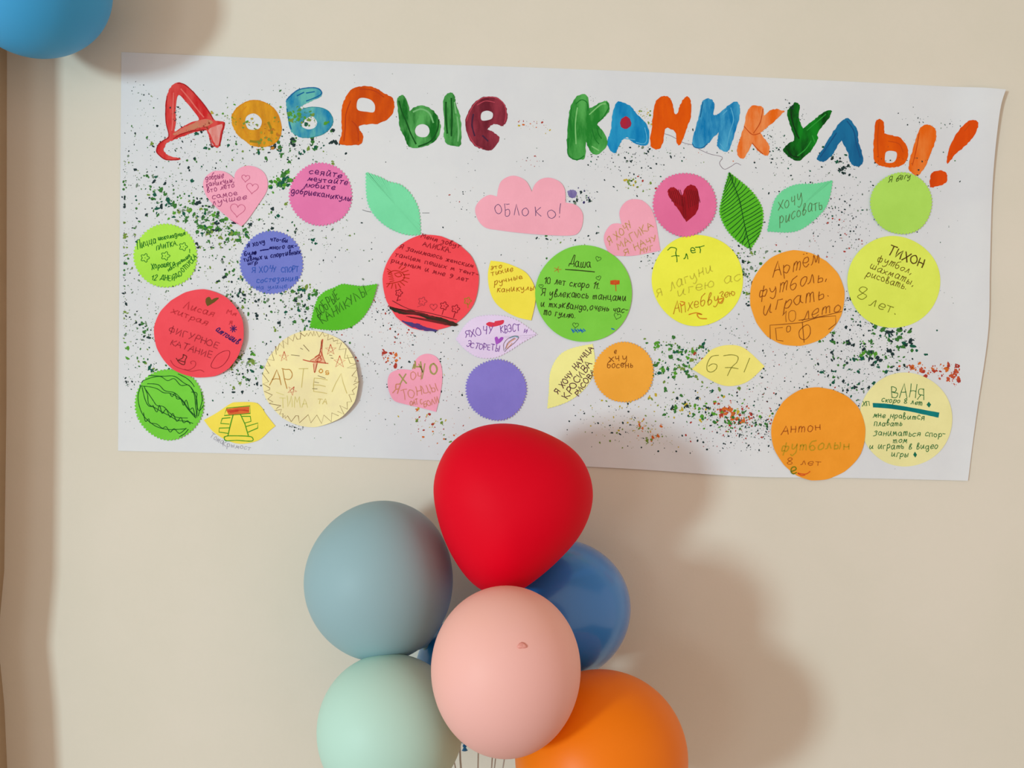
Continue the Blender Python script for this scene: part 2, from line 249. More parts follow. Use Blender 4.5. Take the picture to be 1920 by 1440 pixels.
# ------------------------------------------------------------------ stroke lettering
FONT = {
'А':(8,"0,10 4,0 8,10|1.5,6 6.5,6"), 'Б':(7.5,"7,0 1,0 1,10|~1,5 5,4.5 7,7 5,10 1,10"), 'В':(7,"1,0 1,10|~1,0 6,1 5,4.5 1,5|~1,5 7,6 6,9.5 1,10"), 'Г':(6.5,"1,10 1,0 6.5,0"),
'Д':(9,"1,8 2,8 4,0 6,0 7,8|0,10.5 0,8 9,8 9,10.5"), 'Е':(6.5,"6.5,0 1,0 1,10 6.5,10|1,5 6,5"), 'Ж':(9,"0,0 8.5,10|8.5,0 0,10|4.3,0 4.3,10"), 'З':(6.5,"~1,1 4,0 6,2 3,4.5 6,7 4,10 0,9"),
'И':(8,"1,0 1,10 7,0 7,10"), 'Й':(8,"1,0 1,10 7,0 7,10|~2.5,-2.8 4,-1.6 5.5,-2.8"), 'К':(7,"1,0 1,10|7,0 1,5 7,10"), 'Л':(7.5,"0,10 3.5,0 7,10"), 'М':(8.5,"0,10 1,0 4,6 7,0 8,10"),
'Н':(7.5,"1,0 1,10|7,0 7,10|1,5 7,5"), 'О':(8,"~4,0 1,2 0,5 1,8.5 4,10 7,8 8,5 7,2 4.4,0"), 'П':(7.5,"1,10 1,0 7,0 7,10"), 'Р':(7,"1,10.5 1,0|~1,0 5.5,.5 6.5,3 5,5.5 1,5.5"),
'С':(7.5,"~7,1.5 4,0 1,2 0,5 1,8.5 4,10 7,8.5"), 'Т':(8,"0,0 8,0|4,0 4,10"), 'У':(7.5,"1,0 4,5.5|7.5,0 2,10"), 'Ф':(8.5,"4,-1 4,11|~4,2 1,3 .5,5 1.5,7 4,7.5 7,7 7.5,5 6.5,2.5 4,2"),
'Х':(7.5,"0,0 7,10|7,0 0,10"), 'Ц':(9,"1,0 1,9 7,9 7,0|7,9 8.5,9 8.5,11.5"), 'Ч':(7,"1,0 1,5 6,5|6,0 6,10"), 'Ш':(9.5,".5,0 .5,10 8.5,10 8.5,0|4.5,0 4.5,10"), 'Ы':(9,"1,0 1,10|~1,5 5,5.5 5,9.5 1,10|8,0 8,10"),
'Ь':(6.5,"1,0 1,10|~1,5 6,5.5 6,9.5 1,10"), 'Э':(7.5,"~0,1.5 3,0 6,2 7,5 6,8.5 3,10 0,8.5|2,5 7,5"), 'Ю':(10,"0,0 0,10|0,5 3,5|~6,0 3.5,2 3,5 3.5,8 6,10 9,8 9.5,5 9,2 6,0"), 'Я':(7.5,"7,10 7,0|~7,0 2,.5 1.5,3 3,5.5 7,5.5|3.5,5.5 .5,10"),
'а':(7.5,"~6,5 3,4 .5,6.5 2,10 5,9 6,5|~6,4.5 6,9 7.5,10"), 'б':(7,"~7,0 3,1.5 .5,6 2,10 5,9.5 6,7 4,5 1,6.5"), 'в':(6.5,"~.5,7 4,2 3,0 1.5,2 1.5,9.5 4,10 6,8 4,6 2,6"), 'г':(5.5,"1,10 1,4 5,4"),
'д':(7,"~6,5 3,4 .5,7 2.5,10 6,8|~6,4 6,12 3,14 1,12"), 'е':(6.5,"~.5,7.3 5.5,7 5,4.3 2,4.5 .5,7.5 2.5,10 6,9"), 'ё':(6.5,"~.5,7.3 5.5,7 5,4.3 2,4.5 .5,7.5 2.5,10 6,9|1.5,2 2.2,2.2|4,2 4.7,2.2"), 'ж':(8,"0,4 7,10|7,4 0,10|3.5,4 3.5,10"), 'з':(6,"~0,5 3,4 5,5.5 2.5,7 5,9 3,12 0,12"),
'и':(8,"~1,4 1,9 3,10 6,5|~6,4 6,9 7.5,10"), 'й':(8,"~1,4 1,9 3,10 6,5|~6,4 6,9 7.5,10|~2,2 3.5,2.8 5,2"), 'к':(6.5,"1,4 1,10|~6,4 2,7 6,10"), 'л':(6.5,"~0,10 2,9 4,4 5.5,10"), 'м':(8,"~0,10 1,9 2,4 4,9 6,4 7,10"),
'н':(7,"1,4 1,10|6,4 6,10|1,7 6,7"), 'о':(6.5,"~3,4 .7,5.5 .7,8.5 3,10 5.5,8.5 5.5,5.5 3.3,4"), 'п':(7,"1,10 1,4 6,4 6,10"), 'р':(7,"1,4 1,14|~1,6 4,4 6.5,6.5 4,10 1,9"), 'с':(6,"~5.5,5 3,4 .5,6 .7,9 3,10 5.5,9"),
'т':(6.5,"0,4 6,4|3,4 3,10"), 'm':(8.5,"1,4 1,10|~1,6 2.7,4 4,5 4,10|~4,6 5.8,4 7,5 7.2,10"), 'у':(7,"~1,4 1.5,7.5 3.5,8 6,5|~6,4 6,11 3,14 1,12.5"), 'ф':(8,"3.5,1 3.5,14|~3.5,5 1,4.5 .5,7 1.5,10 3.5,9 6,10 7,7 6,4.5 3.5,5"),
'х':(6.5,"0,4 6,10|6,4 0,10"), 'ц':(7.5,"1,4 1,9.5 6,9.5 6,4|6,9.5 7,9.5 7,12"), 'ч':(6.5,"~1,4 1.5,7 5,7|5,4 5,10"), 'ш':(9,"~.5,4 .5,9 2,10 4,9|~4,4 4,9 6,10 8,9|8,4 8,10"), 'ы':(8,"1,4 1,10|~1,7 4,7 4,10 1,10|6.5,4 6.5,10"),
'ь':(5.5,"1,4 1,10|~1,7 4.5,7 4.5,10 1,10"), 'э':(6.5,"~1,5 3,4 5.5,7 3,10 1,9|2,7 5.5,7"), 'ю':(8.5,"0,4 0,10|0,7 2.5,7|~5,4 3,5.5 3,8.5 5,10 7.5,8.5 7.5,5.5 5,4"), 'я':(7,"6,4 6,10|~6,4 2,4.5 2,7 6,7|3,7 .5,10"),
'0':(7,"~3,0 .5,2 .5,8 3,10 6,8 6,2 3.3,0"), '1':(4,"0,3 3,0 3,10"), '2':(7,"~.5,2 3,0 6,2 5,5 .5,10|.5,10 6.5,10"), '6':(7,"~6,0 2,2 .5,6 1.5,9.5 4,10 6,8 5,6 2,6 .8,7.5"), '7':(8,"~0,1 3,-.3 7,.3 6,4 4,12|1.5,6.5 7.5,6.8"),
'8':(6.5,"~3,5 .5,2.5 3,0 5.5,2.5 3,5 .3,8 3,10 6,8 3,5"), '9':(6.5,"~6,2 3,0 .5,2.5 3,5 6,3 5,8 2,10"), '!':(4,"3.5,0 1.5,7|1.2,9.3 1,10"), '.':(3,"1,9.5 1.6,10"), ',':(3,"1.5,9.2 .8,11.5"), '-':(5,"0,6 4.5,6"), ' ':(5,"")}
class Pen:
    """collects drawn lines of one colour lying on a sheet"""
    def __init__(s, sheet, col, xf, w=1.6, name='handwritten_line', label=None, lift=.3):
        s.sheet, s.col, s.xf, s.w, s.name, s.label, s.lift, s.V, s.Fc = sheet, col, xf, w, name, label, lift, [], []
    def raw(s, pts, w=None, jit=0):           # pts in wall mm
        w = (w or s.w)*.9
        q = [pts[0]]
        for p in pts[1:]:
            if math.dist(p, q[-1]) > .25: q.append(p)
        if len(q) < 2: q = [q[0], (q[0][0]+w, q[0][1]+.3*w)]
        b0 = len(s.V); n = len(q)
        for i, p in enumerate(q):
            a, b = q[max(i-1, 0)], q[min(i+1, n-1)]
            dx, dy = b[0]-a[0], b[1]-a[1]; l = math.hypot(dx, dy) or 1
            ww = w*.5*(.82+.36*R())
            nx, ny = -dy/l*ww, dx/l*ww
            ex = (-.3*w if i == 0 else .3*w if i == n-1 else 0)
            for sg in (-1, 1):
                x, y = p[0]+sg*nx+dx/l*ex, p[1]+sg*ny+dy/l*ex
                s.V.append(P3(x, y, s.sheet['f'](x, y)+s.lift))
        for i in range(n-1):
            a = b0+2*i; s.Fc.append((a, a+1, a+3, a+2))
    def line(s, pts, smooth=True, closed=False, w=None):
        p = X(pts, s.xf)
        if smooth: p = catmull(p, closed, 5)
        if closed: p = p+[p[0]]
        s.raw(p, w)
    def T(s, text, x0, y0, x1, y1, h, slant=.12, w=None, bow=0):
        tot = sum(FONT[c][0]+1.7 for c in text)-1.7
        L = math.hypot(x1-x0, y1-y0); ux, uy = (x1-x0)/L, (y1-y0)/L
        kx = L/tot; ky = h*.092; cx = 0; bl = 0
        for c in text:
            wd, st = FONT[c]; jy = (R()-.5)*.14*h; js = 1+.3*(R()-.5); ja = (R()-.5)*.34
            t = cx/tot; by = -bow*4*t*(1-t)
            for sub in filter(None, st.split('|')):
                sm_ = sub[0] == '~'
                pts = [tuple(map(float, q.split(','))) for q in sub.lstrip('~').split()]
                if sm_: pts = catmull(pts, n=4)
                elif len(pts) > 1:
                    e = []
                    for a, b in zip(pts, pts[1:]): e += [a, ((a[0]+b[0])/2+.25*(R()-.5), (a[1]+b[1])/2+.25*(R()-.5))]
                    pts = e+[pts[-1]]
                out = []
                wa, wb = 6.28*R(), .25+.25*R()
                for a, b in pts:
                    a += .35*math.sin(b*.7+wa)*wb*2; b += .3*math.sin(a*.9+wa)
                    yy = (b-10)*ky*js+jy+by
                    xx = (cx+a)*kx-(slant+ja)*yy
                    out.append((x0+ux*xx-uy*yy, y0+uy*xx+ux*yy))
                s.raw(X(out, s.xf), w)
            cx += wd+1.7
        return s.flush()
    def heart(s, cx, cy, r, rot=0, w=None):
        pts = []
        for k in range(20):
            t = 6.2832*k/20; x = 16*math.sin(t)**3/16*r; y = -(13*math.cos(t)-5*math.cos(2*t)-2*math.cos(3*t)-math.cos(4*t))/16*r
            pts.append((cx+x*math.cos(rot)-y*math.sin(rot), cy+x*math.sin(rot)+y*math.cos(rot)))
        s.line(pts, True, True, w); return s.flush()
    def star(s, cx, cy, r, rot=0, w=None):
        pts = [(cx+r*math.sin(rot+k*4*math.pi/5)*(1+.2*(R()-.5)), cy-r*math.cos(rot+k*4*math.pi/5)*(1+.2*(R()-.5))) for k in range(5)]
        s.line(pts, False, True, w); return s.flush()
    def flower(s, cx, cy, r, w=None, n=5):
        pts = [(cx+.88*r*(1+.24*math.cos(n*6.2832*k/30))*math.cos(6.2832*k/30), cy+.88*r*(1+.24*math.cos(n*6.2832*k/30))*math.sin(6.2832*k/30)) for k in range(30)]
        s.line(pts, True, True, w); s.line([(cx-2, cy), (cx+4, cy+2)], w=w); return s.flush()
    def flush(s):
        if s.V: s.done()
        s.V, s.Fc = [], []
        return s
    def done(s):
        if not s.V: return
        o = mesh_obj(s.name, s.V, s.Fc, rgbmat(s.col), s.sheet['o'])
        if s.label: o['label'] = s.label
        return o

# ------------------------------------------------------------------ paper cutouts
def frill(path, amp, step, mode='scallop'):
    """bumps along a closed path"""
    L = [0]
    for a, b in zip(path, path[1:]+[path[0]]): L.append(L[-1]+math.dist(a, b))
    n = max(8, round(L[-1]/step)); out = []; P_ = path+[path[0]]; i = 0; sub = 6 if mode == 'scallop' else 2
    N_ = n*sub
    area_ = sum(a[0]*b[1]-b[0]*a[1] for a, b in zip(path, P_[1:])); sg = 1 if area_ > 0 else -1
    for k in range(N_):
        d = L[-1]*k/N_
        while L[i+1] < d: i += 1
        t = (d-L[i])/((L[i+1]-L[i]) or 1); a, b = P_[i], P_[i+1]
        x, y = a[0]+(b[0]-a[0])*t, a[1]+(b[1]-a[1])*t
        l = math.dist(a, b) or 1; nx, ny = sg*(b[1]-a[1])/l, -sg*(b[0]-a[0])/l
        ph = (k % sub)/sub; h = abs(math.sin(math.pi*ph)) if mode == 'scallop' else ph*2
        h = (h-.55)*amp*(.8+.4*R())
        out.append((x+nx*h, y+ny*h))
    return out
GRP = 'paper cutouts glued on the poster'
def cutout(name, path, centre, col, label, layer=0, lift=None, cat='paper cutout', var=None):
    """star-shaped sheet of coloured paper; lift=(dirx,diry,mm) curls one side off the poster"""
    col = tuple(min(255, round(c*1.07+3)) for c in col)
    cx, cy = centre; rmax = max(math.dist(p, centre) for p in path)
    base = 2.6+1.0*layer; ry = random.uniform(-.25, .25); rz = random.uniform(-.25, .25)
    def f(x, y):
        u, v = (x-cx)/rmax, (y-cy)/rmax
        d = base+ry*u+rz*v
        if lift:
            t = u*lift[0]+v*lift[1]; d += lift[2]*sm(.25, 1.05, t)
        return d
    n = len(path); RG = 7; vs = [P3(cx, cy, f(cx, cy))]; fs = []
    s = sum(a[0]*b[1]-b[0]*a[1] for a, b in zip(path, path[1:]+[path[0]]))
    if s > 0: path = path[::-1]
    for j in range(1, RG+1):
        t = j/RG
        for x, y in path:
            q = (cx+(x-cx)*t, cy+(y-cy)*t); vs.append(P3(q[0], q[1], f(*q)))
    for k in range(n): fs.append((0, 1+k, 1+(k+1) % n))
    for j in range(RG-1):
        for k in range(n):
            a, b = 1+j*n+k, 1+j*n+(k+1) % n; fs.append((a, a+n, b+n, b))
    add_rim(vs, fs, [1+(RG-1)*n+k for k in range(n)], .0004)
    v2 = [var[i] if var else max(0, c-7) for i, c in enumerate(col)] if var else tuple(max(0, c-7) for c in col)
    m = mat('paper_%d_%d_%d' % tuple(col), col, .8, .2, var=v2, scale=9, bump=.12, bscale=300)
    o = mesh_obj(name, vs, fs, m, smooth=(name == 'paper_circle'), org=P3(cx, cy, 0))
    tag(o, label, cat, GRP)
    return {'o': o, 'f': f}
def circ(cx, cy, rx, ry=None, n=72, wob=.6, sides=0):
    ry = ry or rx; ph = R()*6; out = []
    for k in range(n):
        a = 6.2832*k/n; q = 1+(wob/rx)*(math.sin(3*a+ph)+.7*math.sin(5*a+2*ph))
        if sides:
            s_ = 6.2832/sides; q *= math.cos(s_/2)/math.cos((a+.15*math.sin(2*a+ph)) % s_-s_/2)*.35+.65
        out.append((cx+rx*q*math.cos(a), cy+ry*q*math.sin(a)))
    return out
INK = {}
# --- pink heart, upper left
s = cutout('paper_heart', X(smooth_closed([(960,1022),(925,990),(870,965),(800,968),(745,1010),(726,1060),(738,1120),(770,1180),(850,1260),(950,1340),(1015,1380),(1060,1330),(1130,1230),(1200,1120),(1208,1040),(1180,975),(1120,935),(1050,925),(990,950),(965,985)], (0, 10)), A), (441,372), (250,162,184), 'pink paper heart covered in five mauve handwritten lines and three small drawn hearts')
p = Pen(s, (160,62,118), A, 1.3); p.T('добрые',745,1035,880,1018,48).T('каникулы,',750,1085,960,1048,44).T('вто лето',755,1130,960,1085,44).T('самое',795,1175,985,1142,48).T('лучшее',790,1222,1055,1172,48).done()
p = Pen(s, (205,95,135), A, 1.0, 'drawn_heart'); p.heart(1045,1018,30,.1).heart(1095,1092,44,.1).heart(985,1255,55,.1); p.line([(930,1330),(990,1360)]); p.done()
# --- magenta circle upper left
s = cutout('paper_circle', frill(circ(602,365,58.5), 3.2, 6.6), (602,365), (222,120,170), 'magenta scalloped paper circle with four lines of dark purple handwriting on its upper half')
Pen(s, (92,12,100), A, 1.7).T('сеяйте',1520,985,1765,1015,50).T('мечтайте',1510,1035,1805,1070,46).T('любите',1480,1085,1715,1104,46).T('добрыеканикулы',1385,1128,1835,1188,50).done()
# --- mint leaf
s = cutout('paper_leaf', frill(X(smooth_closed([(347,975),(450,1010),(520,1045),(600,1065),(660,1110),(710,1180),(740,1250),(752,1340),(755,1440),(680,1445),(600,1428),(510,1385),(440,1330),(385,1260),(355,1180),(347,1080)], (0, 8)), B), 2.6, 6.2), (742,385), (120,216,164), 'plain mint green paper leaf with scalloped edge and no writing')
# --- cloud
s = cutout('paper_cloud', X(smooth_closed([(0,248),(1165-1165,0)], (0,), 1), B) if False else smooth_closed([(891,392),(896,412),(910,427),(935,432),(975,437),(1025,441),(1070,442),(1085,436),(1092,420),(1092,400),(1080,385),(1060,380),(1059,357),(1050,342),(1032,334),(1015,336),(1003,346),(997,360),(992,349),(985,339),(970,331),(955,331),(940,340),(934,355),(932,369),(917,366),(900,376)], (11, 17, 24)), (995,402), (255,166,182), 'pink paper cloud with one purple handwritten word and exclamation mark')
p = Pen(s, (96,70,120), B, 1.2); p.T('О',1312,1288,1362,1290,80,0).T('Б',1385,1295,1430,1297,86,0).T('Л',1455,1298,1495,1300,78,0).T('О',1512,1298,1560,1298,70,0).T('К',1612,1302,1660,1304,70,0).T('О',1705,1315,1765,1316,60,0).T('!',1790,1316,1812,1316,100,0); p.done()
# --- pink heart small right
s = cutout('paper_heart', smooth_closed([(1165,421),(1161,400),(1167,385),(1180,375),(1200,375),(1215,385),(1224,399),(1230,420),(1234,445),(1238,470),(1220,474),(1185,480),(1150,479),(1139,470),(1132,450),(1135,435),(1145,422),(1157,419)], (0, 9)), (1187,432), (255,164,182), 'pink paper heart with mustard handwriting, tucked against the left of a magenta circle')
Pen(s, (206,160,96), C, 1.6).T('Я ХОЧУ',490,1368,665,1215,62).T('МАГИКА',560,1400,820,1225,56).T('Я НАЧУ',600,1437,850,1320,50).T('МУГ',720,1425,815,1395,36).done()
# --- magenta circle with heart
s = cutout('paper_circle', frill(circ(1283,384,59), 3.2, 6.6), (1283,384), (222,110,154), 'magenta scalloped paper circle with a dark red scribbled heart', layer=1.2)
paint('drawn_heart', [(925,960),(950,930),(985,935),(1032,990),(1060,930),(1105,908),(1145,940),(1160,1010),(1145,1110),(1065,1188),(1000,1090),(950,1020)], C, ((168,24,36), (150,14,26)), label='dark red scribbled heart', parent=s['o'], depth=s['f'], lift=.25, sharp=(3, 9))
p = Pen(s, (120,8,18), C, 1.3, 'scribble', lift=.4)
for k in range(16):
    x = 935+k*14; p.line([(x,950+5*math.sin(k)),(x+14+4*R(),1010),(x+22,1090-abs(8-k)*7)] if k < 7 or k > 8 else [(x,1000),(x+8,1080),(x+14,1160)])
p.done()
# --- veined leaf
s = cutout('paper_leaf', frill(X(smooth_closed([(1385,815),(1470,880),(1550,950),(1610,1030),(1640,1110),(1635,1210),(1605,1300),(1545,1390),(1460,1340),(1380,1260),(1330,1170),(1315,1100),(1330,1020),(1352,930)], (0, 7)), C), 2.4, 5.6), (1390,396), (84,180,34), 'bright green paper leaf with inked dark midrib and many side veins')
p = Pen(s, (10,84,26), C, 1.5, 'leaf_veins')
mid = catmull([(1385,815),(1425,920),(1465,1030),(1490,1150),(1515,1270),(1545,1390)], n=8); p.line(mid, False)
lo = [(1385,815),(1352,930),(1330,1020),(1315,1100),(1330,1170),(1380,1260),(1460,1340),(1545,1390)]; hi = [(1385,815),(1470,880),(1550,950),(1610,1030),(1640,1110),(1635,1210),(1605,1300),(1545,1390)]
lo = catmull(lo, n=8); hi = catmull(hi, n=8)
for k in range(1, 21):
    t = k/21.5; q = along(mid, t); a = along(hi, max(0, t-.10)*.98+.01); b = along(lo, min(1, t+(.10 if t < .8 else .03)))
    for e in (a, b):
        e = (q[0]+(e[0]-q[0])*.93, q[1]+(e[1]-q[1])*.93); p.line([q, ((q[0]+e[0])/2+4*R(), (q[1]+e[1])/2+8*R()-2), e])
p.done()
# --- mint leaf with writing
s = cutout('paper_leaf', frill(smooth_closed([(1560,339),(1556,365),(1547,390),(1527,412),(1502,430),(1477,436),(1438,434),(1444,404),(1450,380),(1458,366),(1473,354),(1495,346),(1527,345)], (0, 6)), 2.0, 6), (1497,392), (108,208,150), 'mint green paper leaf with two slanting lines of faint handwriting')
Pen(s, (96,134,84), DD, 1.4).T('хочу',75,1100,255,1030,100,.5).T('рисовать',80,1205,405,1080,92,.4).done()
# --- lime circle right
s = cutout('paper_circle', frill(circ(1688.5,382,57.5), 2.2, 6.2), (1688,382), (170,216,92), 'lime green paper circle below the last orange letters, one tiny word at its top', layer=1.2)
Pen(s, (70,90,20), DD, 1.3).T('Я бегу',895,893,1060,860,48,.5).done()
# --- lime circle left
s = cutout('paper_circle', frill(circ(311.5,480,59), 3, 6.6), (311,480), (166,224,74), 'lime green scalloped paper circle with green handwriting and three drawn flowers')
Pen(s, (16,120,24), E, 1.5).T('Пицца',155,372,350,305,85).T('шоколадная',372,282,650,225,52).T('ПЛИТКА.',350,380,575,328,55).T('Хорошего',305,578,540,540,70).T('настроения',475,600,705,450,46).T('!',690,412,712,398,40).T('12 ДНЕЙ',300,690,540,692,55).T('ДО',555,672,622,640,50).T('ОТПУСКА',632,612,768,460,52).done()
p = Pen(s, (16,120,24), E, 1.3, 'drawn_flower'); p.flower(235,460,42,n=5).flower(445,440,42,n=5).flower(628,345,40,n=5); p.done()
# --- blue-violet circle with writing
s = cutout('paper_circle', frill(circ(510,492.5,58.5), 3, 6.6), (510,492), (112,122,200), 'blue violet scalloped paper circle filled with navy and blue handwriting')
Pen(s, (14,12,104), E, 1.7).T('я хочу',1285,355,1468,312,58).T('что-би',1520,285,1700,302,52).T('було',1255,440,1380,425,56).T('много ак-',1510,375,1790,356,50).T('тивных и спортивных',1250,500,1832,415,52).T('игр',1290,532,1390,520,42).done()
p = Pen(s, (14,12,104), E, 2.6, 'crossing_out'); p.line([(1420,385),(1460,378),(1500,374)]); p.line([(1350,405),(1372,412),(1352,418),(1375,400)]); p.done()
Pen(s, (50,92,190), E, 1.5).T('Я ХОЧУ',1330,612,1585,602,64).T('СПОРТ',1635,608,1812,604,62).T('состезания',1380,715,1805,692,66).T('на улице',1378,782,1690,768,50, w=1.0).done()
# --- large red circle
s = cutout('paper_circle', circ(807.5,530.5,90.5, n=80, wob=.9, sides=13), (807,530), (242,74,82), 'largest red paper circle with dark red handwriting, scribbled sun, flowers and dark bands', layer=1.2)
Pen(s, (160,26,40), G, 1.6).T('Меня зовут',1225,135,1610,245,50).T('АЛИСКА.',1240,218,1525,292,52).T('Я занимаюсь женским',1005,245,1745,442,50).T('танцем пешых м тент-',960,322,1790,525,50).T('рильным и мне 9 лет',925,378,1690,585,50).done()
p = Pen(s, (196,44,22), G, 1.8, 'drawn_sun')
p.line([(880,600),(960,590),(1040,565),(1060,520),(1020,480),(950,470),(900,500)]); p.line([(960,500),(1010,490),(1030,520),(990,530),(965,510)])
for a in range(-60, 130, 18): p.line([(960+90*math.cos(math.radians(a)),520+85*math.sin(math.radians(a))),(960+150*math.cos(math.radians(a)),520+130*math.sin(math.radians(a)))])
for k in range(6): p.line([(885+6*k,450+26*k),(930+5*k,480+18*k)])
p.done()
p = Pen(s, (150,14,30), G, 1.5, 'drawn_flower')
for x, y, r in ((1005,690,34),(1455,820,38),(1570,850,38)): p.flower(x,y,r); p.line([(x-5,y+r),(x-20,y+r+50)]); p.flush()
p.line([(985,765),(1020,760)]); p.done()
p = Pen(s, (196,60,70), G, 1.6, 'drawn_flower'); p.flower(1240,775,40).heart(1350,830,36); p.line([(1230,815),(1190,830)]); p.flush(); p.done()
p = Pen(s, (176,130,40), G, 1.8, 'drawn_flower'); p.flower(1690,770,34); p.line([(1690,800),(1695,840)]); p.done()
paint('drawn_band', [(905,832),(960,838),(1100,862),(1200,880),(1340,920),(1450,945),(1588,1000),(1560,1022),(1440,1008),(1300,955),(1180,915),(1050,905),(960,880)], G, ((30,50,32), (70,40,30)), label='dark green scribbled band', parent=s['o'], depth=s['f'], lift=.25, rot=1.3)
paint('drawn_band', [(1028,965),(1120,985),(1200,1000),(1260,1030),(1385,1062),(1340,1076),(1260,1066),(1180,1045),(1090,1010)], G, ((92,52,120), (66,70,130)), label='purple scribbled band', parent=s['o'], depth=s['f'], lift=.25, rot=1.3)
p = Pen(s, (120,30,36), G, 1.4, 'scribble', lift=.4)
for k in range(7): p.line([(900+22*k,822+7*k),(1050+30*k,880+9*k-20*R()),(1250+40*k,905+16*k-20*R())] if k < 4 else [(1000+20*k,900+6*k),(1200+20*k,905+12*k),(1400+20*k,965+10*k-20*R())])
p.line([(940,770),(1100,850),(1300,890),(1580,960)]); p.done()
# --- red circle left
s = cutout('paper_circle', circ(376,626,85.5,83, n=80, wob=1.0, sides=14), (376,626), (232,76,86), 'red paper circle with small olive heart, right edge curling, overlapping the striped green one', layer=1.2, lift=(1,.1,7))
Pen(s, (206,50,60), M, 2.0).T('Лисая',600,300,1050,425,110,.2).T('хитрая',410,375,950,560,100,.2).T('Мя',1250,385,1400,420,70).T('я',1290,540,1340,545,90).done()
Pen(s, (176,44,56), M, 1.7).T('ФИГУРНОЕ',370,668,1110,905,100,.05).T('КАТАНИЕ',395,852,1010,1055,92,.05).done()
paint('drawn_heart', [(940,160),(990,135),(1022,182),(1080,152),(1130,155),(1060,220),(960,275),(935,220)], M, ((104,80,22), (110,86,30)), label='olive heart', parent=s['o'], depth=s['f'], lift=.3, wob=.5, sharp=(2, 6))
p = Pen(s, (70,16,92), M, 2.0); p.T('аmтошив',1075,640,1420,850,110,.4)
for k in range(4): a = k*math.pi/4+.3; p.line([(1360-52*math.cos(a),615-52*math.sin(a)),(1360+52*math.cos(a),615+52*math.sin(a))])
p.done()
p = Pen(s, (160,24,40), M, 1.2, 'drawn_leaf_outline'); p.line([(1015,1165),(1040,1100),(1110,1005),(1220,948),(1300,950),(1290,1040),(1210,1150),(1110,1203),(1040,1198)], closed=True); p.done()
p = Pen(s, (124,36,32), M, 2.0, 'drawn_skate'); p.line([(600,1000),(650,1028),(630,1080),(612,1150),(540,1120),(495,1055)]); p.line([(600,1000),(590,1050),(530,1080)]); p.line([(520,1085),(620,1110)]); p.done()
p = Pen(s, (190,44,56), M, 1.4, 'drawn_swirl'); p.line([(410,1085),(460,1160),(560,1210),(680,1230),(770,1180),(785,1120),(750,1095),(710,1110),(720,1140)]); p.line([(620,1220),(720,1250),(850,1230),(910,1260)]); p.done()
# --- green leaf left
s = cutout('paper_leaf', frill(smooth_closed([(708,533),(680,537),(660,535),(642,533),(626,540),(609,547),(597,559),(590,576),(585,596),(581,614),(607,618),(631,619),(654,615),(672,604),(687,587),(700,562)], (0, 9)), 2.2, 5.4), (645,577), (88,184,40), 'grass green scalloped paper leaf with two slanting handwritten words, above the cream circle', lift=(.7,-.5,2))
Pen(s, (52,116,24), G, 1.6).T('ДОБРЫЕ',200,935,410,745,100,.15).T('КАНИКУЛЫ',240,1005,690,705,98,.1).done()
# --- watermelon
s = cutout('paper_circle', frill(circ(318.5,758,64,66), 3.2, 6.4), (318,758), (112,200,60), 'bright green scalloped paper circle drawn with dark wavy watermelon stripes')
p = Pen(s, (12,88,26), F, 1.5, 'watermelon_stripes')
for q in ([(195,295),(270,270),(330,265),(380,295),(430,280),(480,330),(540,330),(580,400),(590,480),(600,570)], [(240,255),(340,262),(430,262),(500,310),(560,350),(600,440),(600,560)], [(460,245),(520,275),(560,310),(580,340)],
          [(175,335),(240,340),(300,355),(350,385),(400,390),(460,420),(500,450),(540,510),(590,560)], [(230,318),(310,325),(360,370),(430,385),(480,430),(520,490),(560,540),(592,575)], [(400,395),(415,415),(435,390),(450,430),(480,435),(500,480),(520,440),(545,510),(570,500),(588,570)],
          [(205,340),(230,400),(240,470),(290,500),(340,530),(400,560),(450,590),(520,600),(570,615)], [(220,365),(270,440),(300,480),(350,490),(400,540),(450,570),(530,575)], [(270,480),(300,530),(320,480),(340,540),(370,510),(400,570),(420,540),(450,600),(480,570),(500,610),(530,595),(550,620)],
          [(180,335),(160,400),(165,470),(190,540),(230,590),(300,640),(380,660),(450,660),(520,655)], [(200,535),(215,600),(240,580),(250,610),(300,620),(340,650),(370,640),(400,680),(430,655),(470,690),(520,650)], [(190,345),(210,430),(235,480),(260,490)], [(470,715),(510,690),(535,660)], [(632,380),(640,440),(625,500),(610,560)], [(560,380),(600,390),(595,450),(615,520),(650,480)]):
    p.line(q)
p.done()
# --- lemon
s = cutout('paper_lemon', X(smooth_closed([(652,590),(750,535),(850,468),(900,456),(1030,458),(1080,490),(1120,550),(1188,635),(1150,665),(1060,742),(930,768),(820,740),(720,675)], (0, 7)), F), (451,793), (250,216,82), 'yellow lemon-shaped paper cutout with a green and red child drawing')
p = Pen(s, (64,158,24), F, 1.9, 'green_drawing')
p.line([(825,500),(998,484),(1000,540),(805,556),(825,500)], False)
p.line([(872,548),(850,630),(832,710)], False); p.line([(925,545),(960,620),(985,705)], False)
p.line([(850,572),(790,578),(778,615),(842,620)], False); p.line([(845,648),(768,650),(765,680),(835,690)], False)
p.line([(940,562),(1000,562),(1005,600),(960,612)], False); p.line([(970,638),(1058,612),(1055,650),(985,680)], False)
p.line([(810,715),(850,708),(990,712),(1020,730),(1005,748),(900,742),(820,745),(805,725)], True, True); p.done()
p = Pen(s, (232,110,50), F, 2.2, 'red_scribble', lift=.4)
for k in range(7): p.line([(822+3*k,512+6*k),(900,500+7*k),(990,492+7*k)])
p.done()
p = Pen(s, (206,50,34), F, 2.0, 'red_scribble', lift=.5); p.line([(835,525),(880,518),(930,515),(985,520)]); p.line([(850,532),(910,522)]); p.done()
